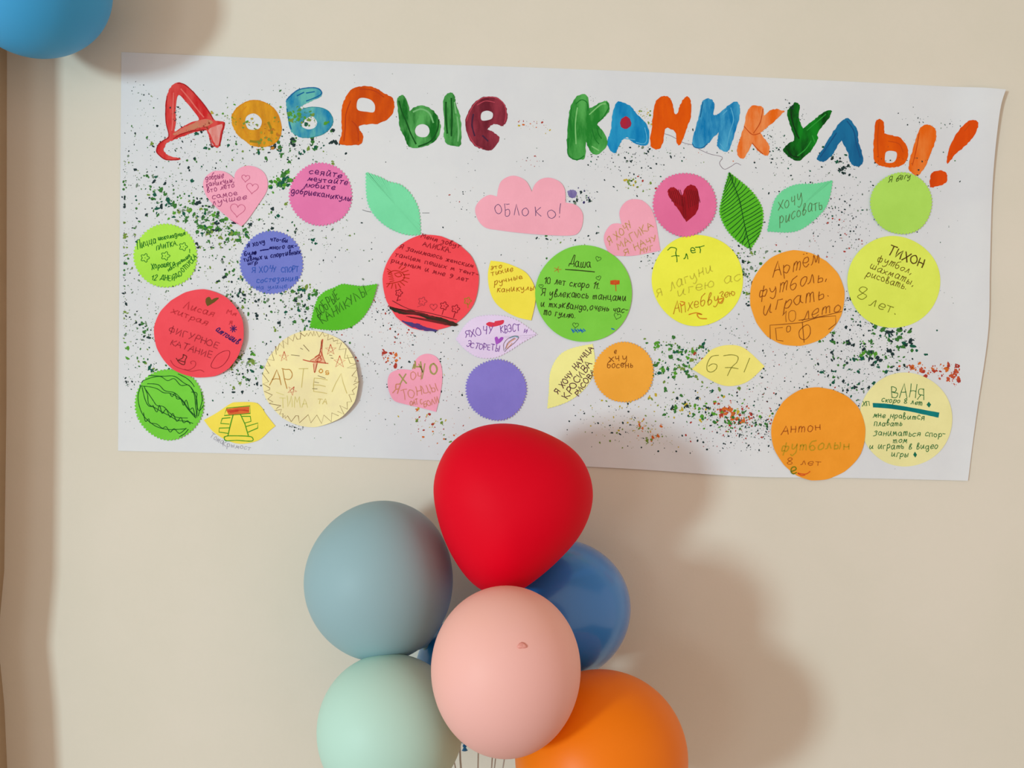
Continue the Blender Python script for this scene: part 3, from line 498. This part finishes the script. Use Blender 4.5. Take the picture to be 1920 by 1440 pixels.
# --- cream circle with zigzag rim
s = cutout('paper_circle', circ(584,711,91,91, n=80, wob=1.2, sides=12), (584,711), (240,226,166), 'cream paper circle with brown zigzag rim, red stars and faint yellow letters, right edge curling', lift=(1,.2,8), var=(244,232,178))
p = Pen(s, (130,98,52), N, 1.1, 'zigzag_rim')
zz = [(595,100),(665,150),(690,110),(710,145),(740,90),(770,145),(785,80),(800,140),(820,85),(855,160),(905,90),(925,150),(980,125),(970,200),(1040,170),(1050,215),(1110,200),(1095,250),(1160,235),(1125,330),(1225,315),(1200,445),(1325,435),(1235,400),(1280,515),(1365,520),(1240,575),(1385,580),(1305,685),(1370,705),(1340,760),(1410,760),(1325,800),(1370,830),(1310,880),(1340,930),(1265,935),(1305,1030),(1240,1035),(1245,1130),(1140,1080),(1200,1200),(1110,1160),(1125,1220),(1030,1180),(1025,1300),(920,1210),(890,1325),(825,1210),(745,1315),(710,1205),(590,1315),(575,1220),(540,1220),(480,1300),(430,1220),(400,1255),(395,1215),(365,1250),(370,1190),(325,1200),(350,1135),(265,1150),(300,1105),(340,1085),(180,1055),(235,1035),(165,995),(225,940),(115,890),(190,870),(190,845),(100,790),(175,760),(95,655),(180,650),(105,545),(195,550),(140,455),(250,475),(210,350),(280,395),(265,280),(295,340),(320,245),(380,310),(365,205),(435,260),(435,155),(505,215),(525,120),(560,190),(600,185),(612,100)]
p.line(zz, False); p.done()
p = Pen(s, (208,84,56), N, 1.3, 'drawn_star'); p.star(385,425,68).star(1010,330,80).star(1135,495,88).star(490,880,62,.5); p.done()
p = Pen(s, (206,92,62), N, 1.4, 'drawn_spire')
p.line([(900,190),(880,300),(850,400),(740,475)]); p.line([(905,190),(895,380),(945,515)]); p.line([(890,200),(870,350),(840,460),(800,630)]); p.line([(780,520),(795,640),(830,520)])
p.line([(800,430),(860,400),(880,480),(810,480),(850,440),(900,460)]); p.line([(885,220),(895,300),(870,330),(890,400),(850,440)]); p.line([(640,465),(720,485),(850,500),(975,515)], w=2.0); p.done()
paint('spire_shading', [(895,230),(900,380),(935,510),(830,515),(800,620),(780,515),(745,485),(840,420),(870,330)], N, ((240,176,138), (238,200,156)), parent=s['o'], depth=s['f'], lift=.2, wob=.4)
p = Pen(s, (196,146,66), N, 1.6); p.T('А',190,820,345,815,260,0, w=1.8).T('Р',395,840,535,830,250,0).done()
p = Pen(s, (214,196,116), N, 1.4); p.T('Т',560,825,680,830,250,.1).T('Е',750,900,960,925,230,.05).T('Л',1025,885,1245,905,290,0).T('ТА',830,1060,960,1062,70).done()
p = Pen(s, (224,214,130), N, 1.2); p.T('ТИМА',330,1110,700,1110,150,0); p.line([(280,905),(380,940)]); p.done()
p = Pen(s, (120,96,60), N, 1.1, 'drawn_dash')
for q in ([(480,400),(590,412)], [(645,265),(720,350)], [(605,310),(635,325)], [(840,680),(940,715)], [(795,765),(850,775)], [(765,855),(830,858)], [(995,403),(1030,408)], [(1015,440),(1045,445)]): p.line(q); p.flush()
p.done()
p = Pen(s, (214,150,50), N, 1.8, 'drawn_ring'); p.line([(880,590),(855,620),(880,642),(905,618)], True, True); p.line([(985,620),(950,615),(950,645),(985,640),(975,665),(945,660)]); p.done()
# --- yellow leaf centre
s = cutout('paper_leaf', smooth_closed([(920,489),(947,493),(980,507),(995,523),(1004,545),(1003,570),(996,601),(970,595),(945,582),(927,565),(917,540),(915,512)], (0, 6)), (960,545), (250,222,76), 'yellow paper leaf with ochre handwriting, partly under the big green circle')
Pen(s, (186,120,20), Hc, 1.4).T('это',318,185,405,172,42).T('тихие',325,232,490,192,46).T('ручные',345,300,560,250,46).T('каникулы',365,355,645,335,50).done()
# --- big green circle
s = cutout('paper_circle', circ(1094.5,551,90.5, n=84, wob=.5), (1094,551), (122,202,68), 'large green paper circle with neat dark handwriting and an underlined name', layer=1.2)
Pen(s, (52,66,18), Hc, 1.6).T('Даша',905,160,1070,170,80,.1).T('10 лет скоро 11.',720,285,1135,330,56).T('Я увлекаюсь mанцами',695,378,1335,418,58).T('и mхэквандо,очень час-',692,462,1345,505,56).T('mо гуляю.',715,518,955,550,54).done()
p = Pen(s, (52,66,18), Hc, 2.0, 'underline'); p.line([(880,183),(980,190),(1097,201)]); p.done()
p = Pen(s, (60,110,30), Hc, 1.1, 'drawn_heart'); p.heart(1125,103,20,.3).heart(1128,247,18,-.3).heart(697,308,16).heart(1268,532,26,.3).heart(955,600,22,.1); p.done()
p = Pen(s, (214,84,30), Hc, 2.4, 'drawn_blossom')
for k in range(4): p.line([(1218,270+7*k),(1250,266+9*k),(1282,268+7*k)])
p.line([(1255,295),(1258,345)], w=1.4); p.done()
p = Pen(s, (190,140,50), Hc, 1.4, 'drawn_blossom')
for a in range(5): p.line([(820,183),(820+28*math.cos(a*1.25),183+22*math.sin(a*1.25))])
p.done()
p = Pen(s, (30,110,190), Hc, 2.0, 'drawn_blossom')
for k in range(9): p.line([(925+k*11,628+8*(k % 2)),(940+k*11,655-6*(k % 3))])
p.line([(1225,625),(1245,632)]); p.done()
# --- lavender leaf
s = cutout('paper_leaf', frill(smooth_closed([(855,636),(872,610),(892,595),(922,591),(952,594),(977,605),(1007,627),(980,642),(952,660),(927,671),(897,670),(872,655)], (0, 6)), 1.8, 5.6), (925,632), (220,204,232), 'pale lavender paper leaf with purple capitals and drawn red lips')
Pen(s, (120,60,160), Hc, 1.3).T('ЯХОЧУ',130,692,335,658,56,.1).T('КВЭСТ',395,658,540,640,56,.1).T('И',565,655,590,658,34).T('ЭСТОРЕТЫ',138,760,382,800,46,.05).done()
paint('drawn_lips', [(286,592),(310,575),(345,580),(352,570),(380,565),(418,562),(412,590),(370,605),(320,612)], Hc, ((226,56,84), (230,66,90)), label='red lips', parent=s['o'], depth=s['f'], lift=.25, wob=.4)
paint('drawn_heart', [(350,700),(365,685),(380,705),(400,688),(416,695),(400,722),(362,748)], Hc, ((160,70,190), (176,96,204)), label='violet heart', parent=s['o'], depth=s['f'], lift=.25, wob=.4, sharp=(2, 6))
p = Pen(s, (130,110,120), Hc, 1.2, 'drawn_shell'); p.line([(420,790),(418,740),(450,700),(500,680),(530,690),(500,730),(450,770),(425,798)]); p.line([(430,780),(450,730),(500,695)]); p.done()
p = Pen(s, (226,170,140), Hc, 2.0, 'drawn_shell'); p.line([(435,770),(460,730),(505,700)]); p.line([(445,775),(480,735)]); p.done()
p = Pen(s, (110,170,180), Hc, 2.0, 'drawn_shell'); p.line([(462,695),(500,683),(525,690)]); p.done()
# --- violet pinked circle
s = cutout('paper_circle', frill(circ(930.5,731,57), 3.6, 5.6, 'zig'), (930,731), (130,120,200), 'plain violet blue paper circle with zigzag edge and no writing, just above the red balloon')
# --- pale yellow leaf
s = cutout('paper_leaf', frill(smooth_closed([(1026,766),(1029,735),(1032,697),(1047,668),(1072,653),(1111,645),(1115,672),(1114,700),(1095,730),(1070,750),(1047,760)], (0, 5)), 1.0, 6), (1074,708), (246,234,148), 'pale yellow paper leaf with steep dark capitals in three lines, beside a small orange circle')
Pen(s, (92,44,60), Hc, 1.7).T('Я ХОЧУ НАУЧЦА',825,1118,1090,775,50,0).T('КРОСИВА',895,1155,1080,890,52,0).T('РИСОВА',972,1132,1104,950,42,0).done()
# --- small orange circle
s = cutout('paper_circle', frill(circ(1169,698,56), 2.6, 6), (1169,698), (255,166,60), 'small orange scalloped paper circle with two short words', layer=1.2)
Pen(s, (150,84,20), Hc, 1.5).T('хчу',1205,875,1340,865,60,.1).T('е',1245,815,1262,815,45).T('босень',1190,918,1385,916,56,.1).done()
# --- pink heart lower
s = cutout('paper_heart', X(smooth_closed([(465,275),(490,200),(540,140),(620,118),(700,150),(745,230),(755,350),(740,480),(697,668),(560,632),(400,595),(300,560),(255,480),(240,390),(260,310),(330,270),(400,265)], (0, 8)), L_), (781,712), (255,160,182), 'pink paper heart with olive and orange handwriting, left of the plain violet circle', lift=(-1,.1,5))
Pen(s, (168,160,92), L_, 2.6).T('Х',355,400,420,395,90,.1).T('Ч',500,280,575,290,100,-.2, w=3.0).T('У',545,350,610,350,150,-.3, w=2.4).T('О',640,310,705,310,100,0, w=3.4).T('л',475,260,500,260,90,0, w=2.6).done()
Pen(s, (214,142,110), L_, 1.5).T('Я',285,485,335,490,90,.1, w=2.2).T('ОЧ',455,360,560,360,80,.1).T('ТОНЦЫ',375,555,720,470,92,0).T('ОАТ С',450,610,570,590,50).T('БОЛИ',580,625,725,580,60).done()
# --- yellow circle
s = cutout('paper_circle', circ(1307,525.5,85.5, n=84, wob=.6), (1307,525), (232,234,72), 'acid yellow paper circle below a magenta one, green heading above faint orange scribbled lines')
p = Pen(s, (34,120,20), I, 1.8); p.T('7',352,310,435,300,100,-.25).T('л',460,302,500,300,95,0).T('е',515,255,560,250,90,.1).T('т',560,250,640,235,85,-.1); p.done()
Pen(s, (206,196,60), I, 1.7).T('я лагуни',230,620,700,390,100,.2).T('игею ас',400,612,940,470,90,.2).done()
Pen(s, (206,150,36), I, 1.8).T('Апхебвуз',370,765,800,640,110,.3).T('ею',800,620,890,600,70).done()
p = Pen(s, (222,140,30), I, 2.2, 'scribble', lift=.4); p.line([(430,655),(465,665),(440,690),(425,670)]); p.line([(500,765),(560,750),(610,765),(570,760),(590,795),(650,800)]); p.line([(740,640),(790,630),(760,670),(750,650)]); p.done()
# --- lemon 67
s = cutout('paper_lemon', smooth_closed([(1297,692),(1318,672),(1335,655),(1364,647),(1395,653),(1433,687),(1402,715),(1369,724),(1340,717)], (0, 5)), (1365,686), (240,226,122), 'pale yellow lemon-shaped paper cutout bearing a drawn number')
p = Pen(s, (130,128,40), I, 1.4); p.line([(750,1108),(690,1120),(655,1180),(655,1235),(690,1250),(728,1225),(735,1190),(700,1180),(665,1200)]); p.line([(792,1112),(860,1104),(912,1120),(905,1165),(860,1210),(825,1280)]); p.line([(805,1212),(860,1212),(915,1222)]); p.line([(1012,1132),(965,1250)]); p.done()
# --- orange circle right
s = cutout('paper_circle', circ(1493.5,559.5,89,90, n=84, wob=.8, sides=14), (1493,559), (240,158,50), 'orange paper circle with brown cursive handwriting and an outlined pitch drawing')
Pen(s, (156,84,20), J, 1.7).T('Арmём',310,405,715,290,125,.35).T('фуmболь,',190,590,785,430,120,.35).T('играmь.',225,730,800,575,125,.35).done()
Pen(s, (170,100,30), J, 1.4).T('10',395,800,520,775,100,.2).T('леmо',560,780,890,700,110,.4, w=2.0).done()
p = Pen(s, (150,84,24), J, 1.5, 'drawn_pitch'); p.line([(290,940),(288,822),(400,815),(560,800),(700,755),(850,742),(852,810),(790,858)], False); p.line([(535,780),(640,765),(780,735),(900,705)]); p.line([(395,842),(335,848),(345,950),(400,958)], False)
p.line([(430,850),(435,880),(460,870),(462,835),(440,830)], True, True); p.line([(600,820),(540,870),(545,930),(590,945),(630,900),(630,840)], True, True); p.line([(565,800),(580,970)]); p.done()
# --- yellow-lime circle
s = cutout('paper_circle', circ(1674.5,529,87,86, n=84, wob=.5), (1674,529), (216,230,92), 'yellow-lime paper circle with sloping dark handwriting, right of the orange cursive circle')
Pen(s, (96,70,16), J, 2.4).T('ТИХОН',1290,205,1590,335,88,-.05).done()
Pen(s, (120,100,20), J, 1.5).T('фуmбол,',1205,270,1500,385,70,.1).T('шахмаmы,',1140,335,1520,485,66,.1).T('рисоваmь.',1105,400,1455,520,62,.1).done()
Pen(s, (130,130,26), J, 1.6).T('8',1035,605,1125,600,120,.25).T('леm.' if False else 'лет.',1130,650,1375,730,105,.1).done()
# --- cream circle bottom right
s = cutout('paper_circle', circ(1697,786.5,87,88, n=84, wob=.4), (1697,786), (228,222,158), 'pale cream paper circle with green handwriting and a thick teal bar')
Pen(s, (58,122,62), K, 1.5).T('ВАНЯ',1125,272,1385,285,105,0, w=1.6).T('скоро 8 леm',1050,305,1370,332,46).T('ХП',900,340,958,336,42).T('мне нравиmся',985,425,1385,448,50).T('плаваmь',990,492,1210,492,50).T('занимаmься спор-',990,565,1550,580,52).T('mом',1140,625,1250,626,48).T('и играmь в видео',955,670,1488,674,50).T('игры',1125,735,1260,735,48).done()
paint('teal_bar', [(982,315),(1100,322),(1250,345),(1380,368),(1502,390),(1495,430),(1380,405),(1250,378),(1100,358),(985,350)], K, ((0,118,118), (10,132,130)), label='thick teal bar', parent=s['o'], depth=s['f'], lift=.25, wob=.3, sharp=(0, 4, 5, 9))
for q in ([(1420,305),(1438,328),(1422,352),(1402,328)], [(1312,695),(1328,720),(1315,742),(1298,720)]):
    paint('drawn_diamond', q, K, ((20,110,80), (30,120,90)), parent=s['o'], depth=s['f'], lift=.25, wob=.2, sharp=(0, 1, 2, 3))
# --- orange circle bottom
s = cutout('paper_circle', circ(1533,812.5,88.5,87.5, n=84, wob=.9, sides=15), (1533,812), (240,152,44), 'orange paper circle overhanging the lower edge of the poster', layer=1.3)
Pen(s, (178,92,24), K, 1.8).T('Анmон',265,560,575,525,80,.3).T('8 лет',310,795,575,805,56,.1, w=1.4).done()
Pen(s, (196,154,30), K, 2.4).T('фуmболын',262,690,800,670,85,.2).done()
p = Pen(s, (128,128,20), K, 2.6, 'drawn_face'); p.line([(345,850),(380,835),(375,815),(350,820),(342,850),(360,868),(385,858)]); p.done()
p = Pen(s, (220,84,30), K, 2.0, 'drawn_face'); p.line([(395,862),(430,870),(465,868),(490,850)]); p.line([(398,866),(425,882),(450,878)]); p.done()

PS = {'o': poster, 'f': pd}
def brush(xf, col, w, *lines):
    p = Pen(PS, col, xf, w, 'brush_stroke', lift=.5)
    for q in lines: p.line(q); p.flush()
brush(A, (170,14,20), 2.0, [(535,306),(585,316),(650,372),(720,452),(770,522),(802,578)], [(455,405),(446,500),(448,600),(470,705),(430,735),(388,772),(378,818),(402,850),(450,880),(540,880)], [(505,722),(560,690),(640,665),(745,655)], [(775,720),(790,770),(812,778)], [(884,604),(868,680),(848,776)])
brush(A, (232,110,100), 2.6, [(505,380),(500,500),(498,600),(492,660)], [(560,350),(620,420),(680,500),(730,560)])
brush(A, (222,140,20), 1.6, [(940,560),(965,510),(1005,470),(1062,442),(1120,434),(1190,452),(1250,492),(1290,550),(1310,630),(1302,700),(1268,750),(1210,778)], [(1050,480),(1000,540),(1010,620),(1060,700)])
brush(A, (150,130,24), 5.0, [(1080,740),(1130,745),(1160,735)], [(1215,600),(1235,650),(1240,680)])
brush(A, (10,104,160), 2.4, [(1352,430),(1400,382),(1450,352),(1530,340),(1588,347),(1614,380),(1580,408),(1500,440)], [(1355,500),(1366,580),(1385,650)], [(1500,380),(1560,370)], [(1430,400),(1480,375)])
brush(A, (46,140,150), 1.2, [(1465,500),(1530,486),(1610,491),(1668,520),(1698,580),(1680,640),(1620,690),(1540,711),(1470,714)])
brush(B, (190,62,0), 2.2, [(180,740),(190,640),(195,540),(230,440)], [(300,350),(400,360),(480,410)], [(240,590),(280,640),(290,740)])
brush(B, (4,84,18), 3.0, [(592,440),(615,520),(650,600),(680,680),(720,760)], [(890,580),(880,660),(830,740),(740,780)])
brush(B, (4,84,18), 3.6, [(945,450),(945,560),(955,680)], [(985,420),(990,560),(985,700)])
brush(B, (120,190,120), 3.2, [(700,520),(760,500),(820,530),(850,600)], [(1030,560),(1040,660),(1035,740)], [(1010,450),(1020,530)])
brush(B, (190,70,86), 1.8, [(1100,590),(1120,530),(1160,462),(1215,420),(1285,410),(1345,428),(1385,475),(1396,545),(1385,600)], [(1180,470),(1240,440),(1310,450)], [(1120,700),(1165,770),(1220,795)])
brush(B, (70,30,60), 3.0, [(1150,540),(1140,620),(1160,700)], [(1220,700),(1260,740)])
brush(C, (22,122,36), 2.2, [(185,560),(178,670),(215,712),(262,716),(300,690)], [(205,330),(196,430),(205,500)], [(240,300),(280,270),(320,290),(330,350)], [(470,290),(484,330),(440,405),(400,440)], [(395,480),(410,530),(430,560)], [(360,490),(380,560),(410,600)])
brush(C, (130,202,120), 2.6, [(250,330),(235,450),(240,600)], [(340,380),(420,310),(460,300)], [(360,620),(410,650)])
brush(C, (90,180,220), 1.8, [(755,480),(770,560),(750,600),(690,590)], [(600,560),(680,570)], [(1400,330),(1420,420),(1390,520),(1370,620)], [(1340,380),(1370,350)], [(1320,600),(1350,640)])
brush(C, (8,96,150), 1.6, [(1112,600),(1130,626),(1180,632),(1225,600)], [(1190,290),(1170,400)])
brush(C, (200,80,20), 1.8, [(1500,470),(1560,530),(1620,520)], [(1640,340),(1620,440),(1570,520)], [(1560,595),(1600,640),(1640,676)])
brush(DD, (40,156,50), 2.4, [(290,500),(360,440),(430,380)], [(320,580),(280,640),(220,690)], [(330,540),(350,590)])
brush(DD, (0,50,8), 2.6, [(170,360),(180,430),(210,520),(230,560)], [(140,640),(180,690),(230,700)])
brush(DD, (14,84,136), 2.2, [(590,430),(640,500),(660,600),(690,700)], [(390,700),(450,610),(510,520)])
brush(DD, (204,74,0), 1.8, [(830,440),(820,560),(825,700)], [(900,580),(980,600),(1010,660)], [(1130,520),(1110,640),(1080,760)], [(1500,460),(1430,560),(1370,680)])
# pencil lines straight on the poster
Pen(PS, (176,176,184), F, 1.2, 'pencil_writing').T('Тома',690,715,790,775,46,.1).T('Крымост',790,785,1000,815,40,.1).done()
p = Pen(PS, (120,96,110), C, .9, 'pencil_line'); p.line([(905,525),(960,545),(1040,590),(1110,608)]); p.line([(1160,640),(1240,675),(1335,700),(1315,745),(1350,790),(1400,770),(1440,745),(1475,760)]); p.done()
p = Pen(PS, (90,90,90), B, 1.0, 'pencil_line'); p.line([(320,1255),(350,1265),(385,1272)]); p.line([(768,1278),(820,1278)]); p.done()
paint('paint_smudge', [(175,955),(210,945),(240,955),(245,985),(225,1005),(195,1000)], C, ((150,140,190), (96,86,150)), label='violet smudge', lift=.3)

# ------------------------------------------------------------------ balloons
def radial(pts, c, n):
    """radius of a closed smooth outline at n even angles, seen from c"""
    pth = catmull(pts, True, 10); pol = sorted((math.atan2(y-c[1], x-c[0]), math.hypot(x-c[0], y-c[1])) for x, y in pth)
    out = []
    for k in range(n):
        a = -math.pi+2*math.pi*k/n
        for i in range(len(pol)):
            a0, r0 = pol[i-1]; a1, r1 = pol[i]
            if i == 0: a0 -= 2*math.pi
            if a0 <= a <= a1: out.append(r0+(r1-r0)*(a-a0)/((a1-a0) or 1)); break
        else: out.append(pol[0][1])
    return [(out[i-2]+2*out[i-1]+3*out[i]+2*out[(i+1) % n]+out[(i+2) % n])/9 for i in range(n)]
def balloon(px, py, depth, rx, ry, col, label, rough=.42, coat=0, neck=(0, -.9, -.4), outline=None, rd=None, taper=.05, col2=None, spec=.22, name='balloon', ks=1):
    """px,py: centre as the photo shows it; depth: metres out from the wall"""
    k = (D-depth)/D
    c = Vector(((px-960)*k/1000, -depth, H0-(py-720)*k/1000))
    n, m_ = 96, 48
    rd = (rd or (rx+ry)/2)*k/1000
    nv = Vector(neck).normalized(); na = math.atan2(-nv.z, nv.x)      # angle in the picture plan, y down
    if outline: rad = radial(outline, (px, py), n)
    else:
        rad = []
        for i in range(n):
            a = -math.pi+2*math.pi*i/n
            r = rx*ry/math.hypot(ry*math.cos(a), rx*math.sin(a))
            rad.append(r*(1+taper*(math.cos(a-na)**3)*math.hypot(nv.x, nv.z)))
    vs = [(0, -rd, 0)]; fs = []
    for j in range(1, m_):
        ph = math.pi/2-math.pi*j/m_
        for i in range(n):
            a = -math.pi+2*math.pi*i/n; r = rad[i]*k/1000
            vs.append((r*math.cos(ph)*math.cos(a), -rd*math.sin(ph), -r*math.cos(ph)*math.sin(a)))
    vs.append((0, rd, 0)); last = len(vs)-1
    # pull the skin out into a neck along nv
    out = []
    for v_ in vs:
        V = Vector(v_); t = V.normalized().dot(nv)
        if t > .93: V = V*(1+.16*((t-.93)/.07)**2.2)
        out.append(tuple(V))
    vs = out
    for i in range(n): fs.append((0, 1+i, 1+(i+1) % n)); fs.append((last, last-n+(i+1) % n, last-n+i))
    for j in range(m_-2):
        for i in range(n):
            a, b = 1+j*n+i, 1+j*n+(i+1) % n; fs.append((a, a+n, b+n, b))
    m = mat('rubber_%d_%d_%d' % tuple(col), col, rough, spec, var=col2, scale=1.4, coat=coat, bump=.015, bscale=300)
    o = mesh_obj(name, [tuple(Vector(v_)+c) for v_ in vs], fs, m, smooth=True, org=tuple(c))
    tag(o, label, 'balloon')
    # knot: a pinched stem, rolled bulge and flared lip
    tip = max((Vector(v_) for v_ in vs), key=lambda V: V.normalized().dot(nv))
    side = nv.cross(Vector((0, 1, .2))).normalized(); up = nv.cross(side)
    kv = []; kf = []; prof = [(-.006, .008), (0, .004), (.004, .0075), (.009, .0085), (.013, .005), (.017, .007), (.024, .012), (.025, .010)]
    for q, r in prof:
        q *= ks; r *= ks
        for i in range(14):
            a = 6.2832*i/14; kv.append(tuple(c+tip+nv*q+side*r*math.cos(a)+up*r*math.sin(a)))
    for j in range(len(prof)-1):
        for i in range(14): a, b = 14*j+i, 14*j+(i+1) % 14; kf.append((a, b, b+14, a+14))
    mesh_obj('knot', kv, kf, m, o, smooth=True)
    return o, c, tip+c+nv*.006
balloon(66, -28, .16, 135, 135, (66,166,222), 'sky blue balloon at the top left corner, cut by the frame', .45, neck=(-.2, .6, .6))
blue_o, cb, tb = balloon(1058, 1136, .135, 124, 128, (26,124,206), 'royal blue balloon behind the red and pink ones, on their right', .24, spec=.7, coat=.35, neck=(-.35, .2, -.9))
hid_o, ch, th = balloon(872, 1258, .11, 93, 106, (24,138,214), 'azure balloon mostly hidden behind the pink one, a sliver showing at its left', .22, spec=.6, neck=(.02, -.1, -1), taper=.08, ks=.45)
slate_o, cs, ts = balloon(710, 1083.5, .20, 138, 148, (148,180,186), 'dusty blue grey balloon at the upper left of the bunch', .5, neck=(.45, .35, -.75))
mint_o, cm, tm = balloon(727, 1367, .285, 136, 137, (186,224,208), 'pale mint balloon at the lower left of the bunch', .5, neck=(.75, .55, .1))
or_o, co, to = balloon(1131, 1425, .30, 161, 163, (244,124,2), 'orange balloon at the lower right, lowest of the bunch', .42, neck=(-.6, .6, .3))
red_o, cr, tr = balloon(958, 950, .26, 148, 158, (224,0,32), 'large red pear-shaped balloon on top of the bunch, overlapping the poster', .6, neck=(0, .5, -.85),
   spec=.1, outline=[(813,920),(822,872),(848,828),(890,803),(938,794),(985,799),(1030,815),(1072,840),(1098,872),(1111,915),(1107,958),(1085,1005),(1045,1050),(1000,1088),(960,1112),(920,1112),(882,1088),(848,1040),(825,985)], rd=132)
pink_o, cp, tp = balloon(948.5, 1253.5, .41, 140, 157, (244,184,168), 'pale pink balloon in front of all the others, with a reddish nub', .5, neck=(0, .8, -.5), rd=140, col2=(244,186,176))
# nub on the pink balloon: where the rubber was dipped
k = (D-.41)/D
dx, dy = (978-948.5)*k/1000, (1178-1253.5)*k/1000
yy = .140*k*math.sqrt(max(0, 1-(dx/(.140*k))**2-(dy/(.157*k))**2))
nb = Vector((cp.x+dx*1.0, cp.y-yy, cp.z-dy)); nn = Vector((dx/.140**2, -yy/.14**2, -dy/.157**2)).normalized()
s1 = nn.cross(Vector((0, 0, 1))).normalized(); s2 = nn.cross(s1); kv = []; kf = []
prof = [(-.002, .0065), (.0002, .0052), (.0012, .0034), (.0016, .0015), (.0012, 0.0003)]
for q, r in prof:
    for i in range(12): a = 6.2832*i/12; kv.append(tuple(nb+nn*q+(s1*math.cos(a)*1.25+s2*math.sin(a)*.75)*r*(1+.15*math.sin(3*a))))
for j in range(len(prof)-1):
    for i in range(12): a, b = 12*j+i, 12*j+(i+1) % 12; kf.append((a, b, b+12, a+12))
tag(mesh_obj('nub', kv, kf, mat('nub_pink', (220,136,124), .5, .3, var=(236,164,152), scale=200), pink_o, smooth=True), 'reddish dipped nub')

# ------------------------------------------------------------------ strings
def tube(name, pts, r, m, parent=None, seg=8):
    kv = []; kf = []; n = len(pts)
    for i, p in enumerate(pts):
        t = (Vector(pts[min(i+1, n-1)])-Vector(pts[max(i-1, 0)])).normalized()
        a_ = t.cross(Vector((0, 1, 0.01))).normalized(); b_ = t.cross(a_)
        for q in range(seg): an = 6.2832*q/seg; kv.append(tuple(Vector(p)+(a_*math.cos(an)+b_*math.sin(an))*r))
    for i in range(n-1):
        for q in range(seg): a, b = seg*i+q, seg*i+(q+1) % seg; kf.append((a, b, b+seg, a+seg))
    kf += [tuple(range(seg))[::-1], tuple(seg*(n-1)+q for q in range(seg))]
    return mesh_obj(name, kv, kf, m, parent, smooth=True, org=None if parent else tuple(pts[-1]))
sm_ = mat('grey_ribbon_string', (196,192,182), .6, .3)
def at(px, py, d): k = (D-d)/D; return Vector(((px-960)*k/1000, -d, H0-(py-720)*k/1000))
foot = Vector((-.05, -.2, .003))
ST = [([(858,1388),(852,1402),(849,1412),(851,1425),(856,1450)], .19, .0011, 'knotted grey balloon string, leftmost, emerging beside the mint balloon'),
      ([(861,1380),(862,1400),(863,1425),(865,1450)], .15, .0017, 'pale wider balloon string beside the knotted one'),
      ([(898,1380),(897,1400),(896,1450)], .22, .0011, 'single straight grey string hanging alone under the middle of the pink balloon'),
      ([(925,1390),(924,1405),(921,1450)], .20, .0011, 'left string of the close pair under the pink balloon'),
      ([(932,1390),(931,1405),(926,1450)], .17, .0010, 'right string of the close pair under the pink balloon'),
      ([(951,1390),(948,1410),(941,1450)], .19, .0011, 'rightmost slanting string, next to the orange balloon')]
for pts, d, r, lab in ST:
    P = [at(x, y, d) for x, y in pts]
    if len(pts) < 5: P = [P[0]+(P[0]-P[1])*1.2]+P
    q = P[-1]; ft = foot+Vector((random.uniform(-.03, .03), random.uniform(-.03, .03), 0))
    P += [q.lerp(ft, t) for t in (.3, .6, 1)]
    P2 = []
    for a, b in zip(P, P[1:]): P2 += [a.lerp(b, t) for t in (0, .33, .66)]
    P2.append(P[-1])
    tag(tube('balloon_string', P2, r, sm_), lab, 'string', 'strings hanging under the balloon bunch')
